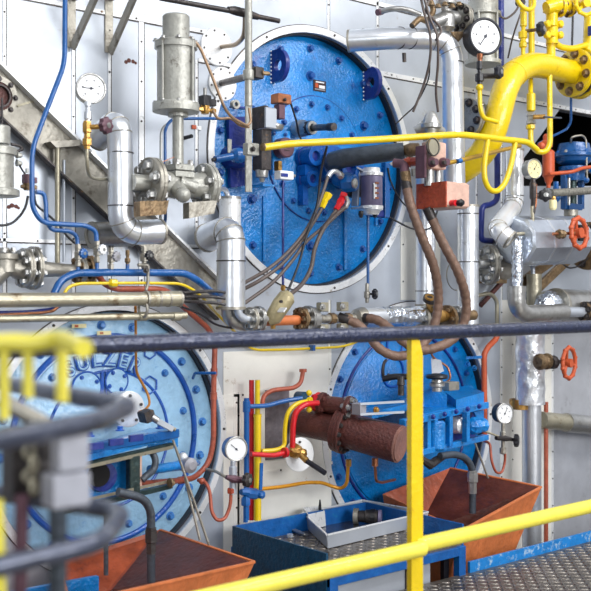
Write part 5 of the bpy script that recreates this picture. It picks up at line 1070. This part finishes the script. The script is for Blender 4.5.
# ============================================================ gauge F group, lower left
t, c, R = gauge('blue cased pressure gauge with a white face between the two lower covers', 236, 449, .3, 12.4, yaw=-.2, case=mat('gauge_blue', (70, 112, 168), .3, .35, .1, 20, .1, 60), needle=310, ticks=0, depth=.8); s = S(234, .3)
t.part('stem', clad).lathe(P(233, 461, .3), -Z, [(0, 2.5*s), (5*s, 2.5*s), (6*s, 4*s), (14*s, 4*s), (15*s, 2.4*s), (20*s, 3.6*s), (26*s, 3.6*s), (28*s, 4*s), (33*s, 4*s)], 8)
t.part('spindle', maroon).sweep(W([(226, 477), (233, 479), (240, 480), (246, 481)], .32), [2*s, 4*s, 3.4*s, 2*s], 10); k_ = knob(t, P(247.5, 480, .36), V((.3, -1, 0)), 6.8*s, dark, lobes=8)
t.part('side_tube', dull).tube(W([(206, 469, .2), (215, 471, .24), (222, 475, .3), (228, 478, .32)]), 1.5*s); t.part('copper_nut', copperb).lathe(P(231, 488, .3), -Z, [(0, 3*s), (1*s, 4*s), (5*s, 4*s), (6*s, 2*s)], 6)
t.part('siphon_tube', redpipe).tube(W([(231, 492, .3), (230.5, 506, .3), (225, 519, .3), (217, 521, .3), (211.5, 512, .28), (210, 492, .26), (206, 482, .24), (198, 480, .2)]), 1.8*s, .04); t.part('tube_nut', redpipe).ball(P(202, 481, .22), 3.6*s, X, 1, 8)
t = T('ball_valve', 'blue ball valve with an upright blue lever beside the yellow upright pipe', 'valve'); s = S(250, .26)
t.part('body', bluet).sweep(W([(241, 492), (246, 492), (247, 493), (256, 494), (257, 494), (263, 495)], .26), [3*s, 4.5*s, 5.5*s, 5.5*s, 4*s, 4*s], 8); t.part('lower_nut', bluet).lathe(P(245.5, 496, .26), -Z, [(0, 3*s), (3*s, 5*s), (9*s, 5*s), (10*s, 2.6*s), (26*s, 2.6*s)], 6); t.part('end_nut', bluet).ball(P(261, 495, .28), 3.6*s, X, 1, 8); t.part('lever', bluet).bar(P(260.5, 490, .3), P(261.5, 463, .3), .014, .006, OUT)
# left casting
t = T('door_lock_casting', 'blue ribbed cast frame with dark edges at lower left behind the blurred railing', 'casting'); s = S(130, .3)
t.part('top_plate', blueh).prism([P(60, 452, .1), P(150, 428, .1), P(178, 432, .36), P(84, 456, .55)], Z*-.02)
t.part('upper_beam', green).bar(P(60, 470, .56), P(172, 444.5, .4), .02, .014, Z); t.part('edge_strip', beige).bar(P(60, 473, .57), P(173, 447, .41), .012, .004, OUT)
t.part('lower_beam', green).bar(P(60, 512, .56), P(170, 486, .4), .024, .016, Z); t.part('edge_strip', beige).bar(P(60, 506, .575), P(170, 481, .415), .01, .004, OUT)
t.part('web', green).bar(P(133, 456, .46), P(133, 496, .46), .04, .03, OUT); t.part('web_face', pink).bar(P(139, 456, .45), P(139, 486, .45), .012, .02, OUT)
t.part('inner_frame', blueh).prism([P(80, 464, .4), P(130, 452, .4), P(130, 494, .4), P(80, 506, .4)], OUT*.01); t.part('opening', blued).lathe(P(101, 476, .41), OUT, [(0, 15*s), (.02, 14*s)], 24); t.part('bore', void).disc(P(99, 475, .44), OUT, 11*s, .01, 24)
t.part('front_lip', bluet).bar(P(70, 452, .54), P(176, 433, .38), .03, .03, Z)
for x_, y_ in ((96, 446), (116, 442), (136, 438)): t.part('pocket_shade', blued).box(P(x_, y_, .555), .05, .012, .022)  # raised dark boxes stand in for shaded recess openings
for x_, y_ in ((90, 436), (120, 430), (160, 428)): t.part('bolt', LB).bolt(P(x_, y_, .34), Z, .011)
t.part('side_block', blueh).prism([P(146, 430, .1), P(172, 424, .1), P(178, 436, .36), P(148, 444, .38)], Z*-.04)
t.part('cam_arm', slate).tube(W([(152, 452, .42), (156, 460, .44), (154, 470, .44), (146, 476, .46), (142, 480, .46)]), 3.4*s, .03, 16); t.part('tie_bar', blueh).sweep(W([(150, 470, .34), (176, 466, .3), (188, 464, .26), (198, 463, .2)]), [5*s, 5*s, 6*s, 3*s], 16); t.part('roller', lavend).lathe(P(188, 465, .3), OUT, [(-.02, 8*s), (.02, 8*s), (.03, 4*s)], 20)
t.part('corner_nut', rusty).bolt(P(170, 483, .44), X, .012); t.part('white_cap', cladw).ball(P(183, 457, .28), 5*s)
t = T('swing_lever', 'silver lever arm with black joint resting on the blue frame at lower left', 'lever'); s = S(150, .38)
t.part('arm', clad).bar(P(148, 416, .4), P(172, 429, .42), .03, .02); t.part('joint', dark).bar(P(142, 418, .4), P(151, 414, .4), .05, .04); t.part('sleeve', steel).cyl(P(152, 417, .42), P(158, 421, .43), 3.5*s); t.part('pin', beige).cyl(P(170, 428, .42), P(175, 429.5, .42), 2*s)
t = T('sight_port', 'white oval cover plate with screws on the lower left cover', 'plate'); q = P(128, 409, .06); R = 18*S(128, .06); t.part('plate', cladw).lathe(q, OUT, [(-.08, R*.9), (0, R), (.008, R), (.012, R*.9)], 36)
for k in range(5): t.part('screw', dark).disc(q+V((math.cos(k*1.25+.3), 0, math.sin(k*1.25+.3)))*R*.75+OUT*.014, OUT, .006, .006, 10)
pipe('tube', 'thin orange tube dropping down the lower left cover to the white plate', [(135.5, 306, .3), (136, 372, .14), (148, 394, .14), (150, 404, .16), (145, 410, .2), (139, 412, .2)], 1.4, mat('ochre_tube2', (196, 128, 44), .2, .35, .15, 20, .1, 60), bend=6)
for i, (a, b) in enumerate((((173, 440), (209, 545)), ((185, 478), (200, 540)))):
    pipe('rod', ['long thin steel rod slanting down from the left blue frame', 'short thin steel rod slanting beside the long one at lower left'][i], [(*a, .46), (*b, .5)], 1.3, dull, cat='rod')
drain('drain_pipe', 'dark bent drain pipe with a dark hex nut above the left hopper', [(118, 492), (136, 496), (146, 501), (151, 512), (151, 582)], 4.4, .56, (151, 530, 0, 12))
pipe('drain_pipe', 'short dark drain pipe dropping into the left hopper beside the blurred rail', [(106, 506, .5), (106, 575, .5)], 2.4, slate, cat='pipe')
t = T('equipment_stand', 'blue frame box below the lower left cover', 'frame'); t.solo(blueh).prism([P(-40, 600, .3), P(96, 575, .3), P(96, 640, .3), P(-40, 700, .3)], OUT*.02)

# ============================================================ blue platform with tray
zt = P(463, 524, .69).z; pl_z = zt-.075
cL = P(237, 522, .1); xL, xR = P(318, 550, .69).x, P(463, 524, .69).x; yF, yB = -.69, -.12
xL2 = P(237, 522, .12).x; xR2 = P(380, 498, .12).x
xl_ = .3*xL+.7*xL2; xr_ = xR
t = T('blue_platform', 'blue step platform with toe boards and a tread plate top', 'platform')
bt = mat('chipped_blue_frame', (8, 86, 158), 0, .4, .2, 20, .3, 50, (30, 120, 150), .15, 20)
t.part('left_toe_board', teal).box(V((xl_, (yF+yB)/2, zt-.09)), .01, yB-yF, .18); t.part('rear_toe_board', bt).box(V(((xl_+xr_)/2, yB, zt-.06)), xr_-xl_, .01, .12); t.part('right_toe_board', bt).box(V((xr_, (yF+yB)/2, zt-.05)), .01, yB-yF, .1)
tread('tread_plate', xl_+.01, xr_-.01, yF, yB, pl_z, None, t)
t.part('front_beam', bt).box(V(((xl_+xr_)/2, yF-.004, pl_z-.03)), xr_-xl_, .02, .035)
for i, xx in enumerate((xl_+.02, xr_-.02)):
    for yy in (yF, yB): t.part('leg', bt).box(V((xx, yy, (pl_z-.5)/2-.01)), .04, .03, pl_z+.5)
t.part('side_rail', teal).box(V((xl_-.002, (yF+yB)/2, zt-.24)), .012, yB-yF, .12)
pn = t.part('grey_panel', clad); pn.box(V((xl_+.05+(xr_-xl_)*.34, yF+.02, pl_z-.25)), (xr_-xl_)*.7, .01, .4); t.part('panel_edge', dark).box(V((xl_+.05+(xr_-xl_)*.5, yF+.012, pl_z-.25)), .006, .01, .4)
t.part('brown_panel', rustd).box(V((xr_-.2, yF+.12, pl_z-.25)), .26, .01, .4); t.part('cable_duct', black).box(V((xr_-.055, yF+.05, pl_z-.25)), .03, .02, .4)
# tray
def onp(px, py, z):   # point on the level plane z seen at this pixel
    d = ray(px, py); k = (z-ZC)/d.z; return CAM+d*k
t = T('drip_tray', 'open shallow steel tray with a small box in its corner on the blue platform', 'tray')
A, B, C_, D_ = onp(303, 513, pl_z+.06), onp(362, 500, pl_z+.06), onp(428, 512, pl_z+.06), onp(327, 535, pl_z+.06)
A, B, C_, D_ = A, B, C_, D_
dn = Z*-.055; ins = .97; cc = (A+B+C_+D_)/4
bot = [cc+(p-cc)*ins+dn for p in (A, B, C_, D_)]
t.part('base', mat('wet_tray_steel', (120, 120, 124), .85, .2, .2, 8, .2, 30, (60, 60, 66), .15, 8)).sheet(bot, .004)
top = [A, B, C_, D_]
for i in range(4): t.part('side', clad).sheet([top[i], top[(i+1) % 4], bot[(i+1) % 4], bot[i]], .004)
for i in range(4): t.part('rim', cladw).bar(top[i], top[(i+1) % 4], .008, .006)
e1 = (B-A).normalized(); e2 = (D_-A).normalized(); bx = t.part('corner_box', cladw); K = [A+Z*.025, A+e1*.1+Z*.015, A+e1*.1+e2*.1+Z*.015, A+e2*.1+Z*.015]; Kb = [p-Z*.065+(cc-p)*.04 for p in K]
for i in range(4): bx.sheet([K[i], K[(i+1) % 4], Kb[(i+1) % 4], Kb[i]], .003)
t.part('box_post', black).sweep([A+e1*.09+e2*.05-Z*.02, A+e1*.09+e2*.05+Z*.03, A+e1*.09+e2*.05+Z*.055], [.008, .006, .003], 10)
t = T('spare_fitting', 'grey and black pipe fitting lying in the steel tray', 'fitting'); z_ = pl_z+.04
a_ = onp(356, 516, z_); b_ = onp(380, 517, z_); dd = (b_-a_).normalized()
t.part('flange', dull).disc(a_, dd, .034, .02, 28); t.part('body', dark).sweep([a_, a_+dd*.04, a_+dd*.045, b_-dd*.01], [.024, .026, .03, .03], 20)
t.part('seal', black).disc(b_-dd*.03, dd, .034, .02, 28); t.part('end_ring', purple).disc(b_, dd, .031, .012, 28)
t = T('flat_bar', 'loose flat steel bar lying on the tread plate left of the tray', 'bar'); t.solo(steel).bar(onp(281, 524, pl_z+.02), onp(306, 535, pl_z+.01), .02, .006)
for i, (px, py) in enumerate(((279, 531), (290, 537), (300, 528))):
    t = T('loose_nut', ['leftmost', 'nearest', 'rightmost'][i]+' of three loose steel pieces left of the tray', 'nut', 'loose pieces left of the tray'); q = onp(px, py, pl_z+.004); t.solo(clad).lathe(q, Z, [(0, .014), (.012, .014)], 6)
t = T('loose_nut', 'dark hex nut lying just in front of the steel tray corner', 'nut'); t.solo(dark).lathe(onp(325, 555, pl_z+.004), Z, [(0, .018), (.012, .018), (.014, .012)], 6)

# smooth grey door sheet at the lower right
t = T('door_1', kind='structure'); g = t.part('door', greyw); a = P(553, 326); b = P(640, 326); zb_, zt_ = P(553, 600).z, a.z
g.box(V(((a.x+b.x)/2, -.004, (zb_+zt_)/2)), b.x-a.x, .008, zt_-zb_)

# ============================================================ guard rail
HR = 1.49
t = T('guard_rail', 'guard rail with a dark blue top tube and bright yellow post and mid rail', 'railing')
def rail(px, py): return P(px, py, HR)
za_ = rail(415, 340).z; zb_ = rail(415, 546).z; x0, x1 = rail(-60, 340).x, rail(660, 340).x
s = S(415, HR)
g = t.part('top_rail', navy); g.cyl(V((x0, -HR, za_+7*s)), V((x1, -HR, za_+7*s)), 7.2*s, n=28)
pc = rail(415, 340); pw = 16.5*s; pd = .018
post = t.part('post', yellow); q = V((pc.x, -HR, 0)); top_ = za_-.0
pts = [V((q.x-pw/2, -HR-pd/2, -.0)), V((q.x+pw/2, -HR-pd/2, -.0)), V((q.x+pw/2, -HR-pd/2, top_-.045)), V((q.x+pw*.2, -HR-pd/2, top_)), V((q.x-pw/2, -HR-pd/2, top_))]
post.prism(pts, V((0, pd, 0)))
t.part('mid_rail', yellowr).sweep([V((x0, -HR-.03, zb_)), V((q.x-.004, -HR-.03, zb_)), V((q.x+.006, -HR-.03, zb_))], [8*s, 8*s, 5.5*s], 28); t.part('mid_rail', yellowr).cyl(V((q.x, -HR, zb_)), V((x1, -HR, zb_)), 8*s, n=28)

# ============================================================ blurred foreground at left
fz = 1.15-.145
def onz(px, py, z): return onp(px, py, z)
fg_ = mat('worn_grey_rail', (74, 80, 98), .5, .3, .3, 14, .2, 40, (150, 154, 165), .1, 14, coat=.3)
t = T('bent_rail', 'blurred grey bent rail in the left foreground, upper of two', 'rail', 'blurred foreground rails')
t.solo(fg_).tube([onz(-60, 371, fz), onz(60, 394, fz), onz(132, 405, fz), onz(98, 421, fz), onz(0, 440, fz), onz(-60, 450, fz)], .0118, .04, 20)
fz2 = fz-.137
t = T('bent_rail', 'blurred grey bent rail in the left foreground, lower of two', 'rail', 'blurred foreground rails')
t.solo(fg_).tube([onz(-40, 488, fz2), onz(60, 502, fz2), onz(124, 512, fz2), onz(100, 543, fz2), onz(0, 566, fz2), onz(-60, 578, fz2)], .0115, .038, 20)
t = T('rail_bracket', 'blurred grey block and struts joining the two foreground rails', 'bracket')
k_ = 1.18; s1 = k_/F
lt_ = mat('pale_worn_metal', (172, 174, 184), .3, .4, .12, 10, .1, 30)
t.part('upper_block', lt_).box(Q(70, 446, k_), 32*s1, .022, 48*s1); t.part('lower_block', lt_).box(Q(66, 489, k_), 40*s1, .03, 34*s1)
t.part('dark_plate', dark).box(Q(28, 462, k_+.04), 46*s1, .03, 76*s1)
ch = t.part('chain', beige)
for i in range(5): ch.ring(Q(34-(i % 2)*5, 440+i*12, k_), OUT if i % 2 else V((.6, -1, 0)), 5.5*s1, 2.2*s1, 16, 8)
t.part('strut', maroon).cyl(Q(22, 495, k_), Q(19, 640, k_), 7*s1); t.part('strut', slate).cyl(Q(58, 500, k_), Q(58, 640, k_), 9*s1)
t.part('cross_pin', dull).cyl(Q(0, 400, 1.22), Q(48, 426, 1.22), 9*s1)
t = T('yellow_handle_frame', 'blurred yellow tube frame in the left foreground', 'frame'); k_ = 1.1; s1 = k_/F
t.part('top_bar', yellowr).tube([Q(-40, 346, k_), Q(12, 342, k_), Q(36, 344, k_), Q(60, 338, k_), Q(84, 349, k_-.05)], 9.5*s1, .03, 20)
for px, y1 in ((4, 420), (28, 398), (62, 402)): t.part('upright', yellowr).cyl(Q(px, 345, k_), Q(px, y1, k_), (6.5 if px > 50 else 5.5)*s1)
t.part('lower_bar', yellowr).cyl(Q(-4, 500, k_), Q(0, 640, k_), 7*s1)
finish()
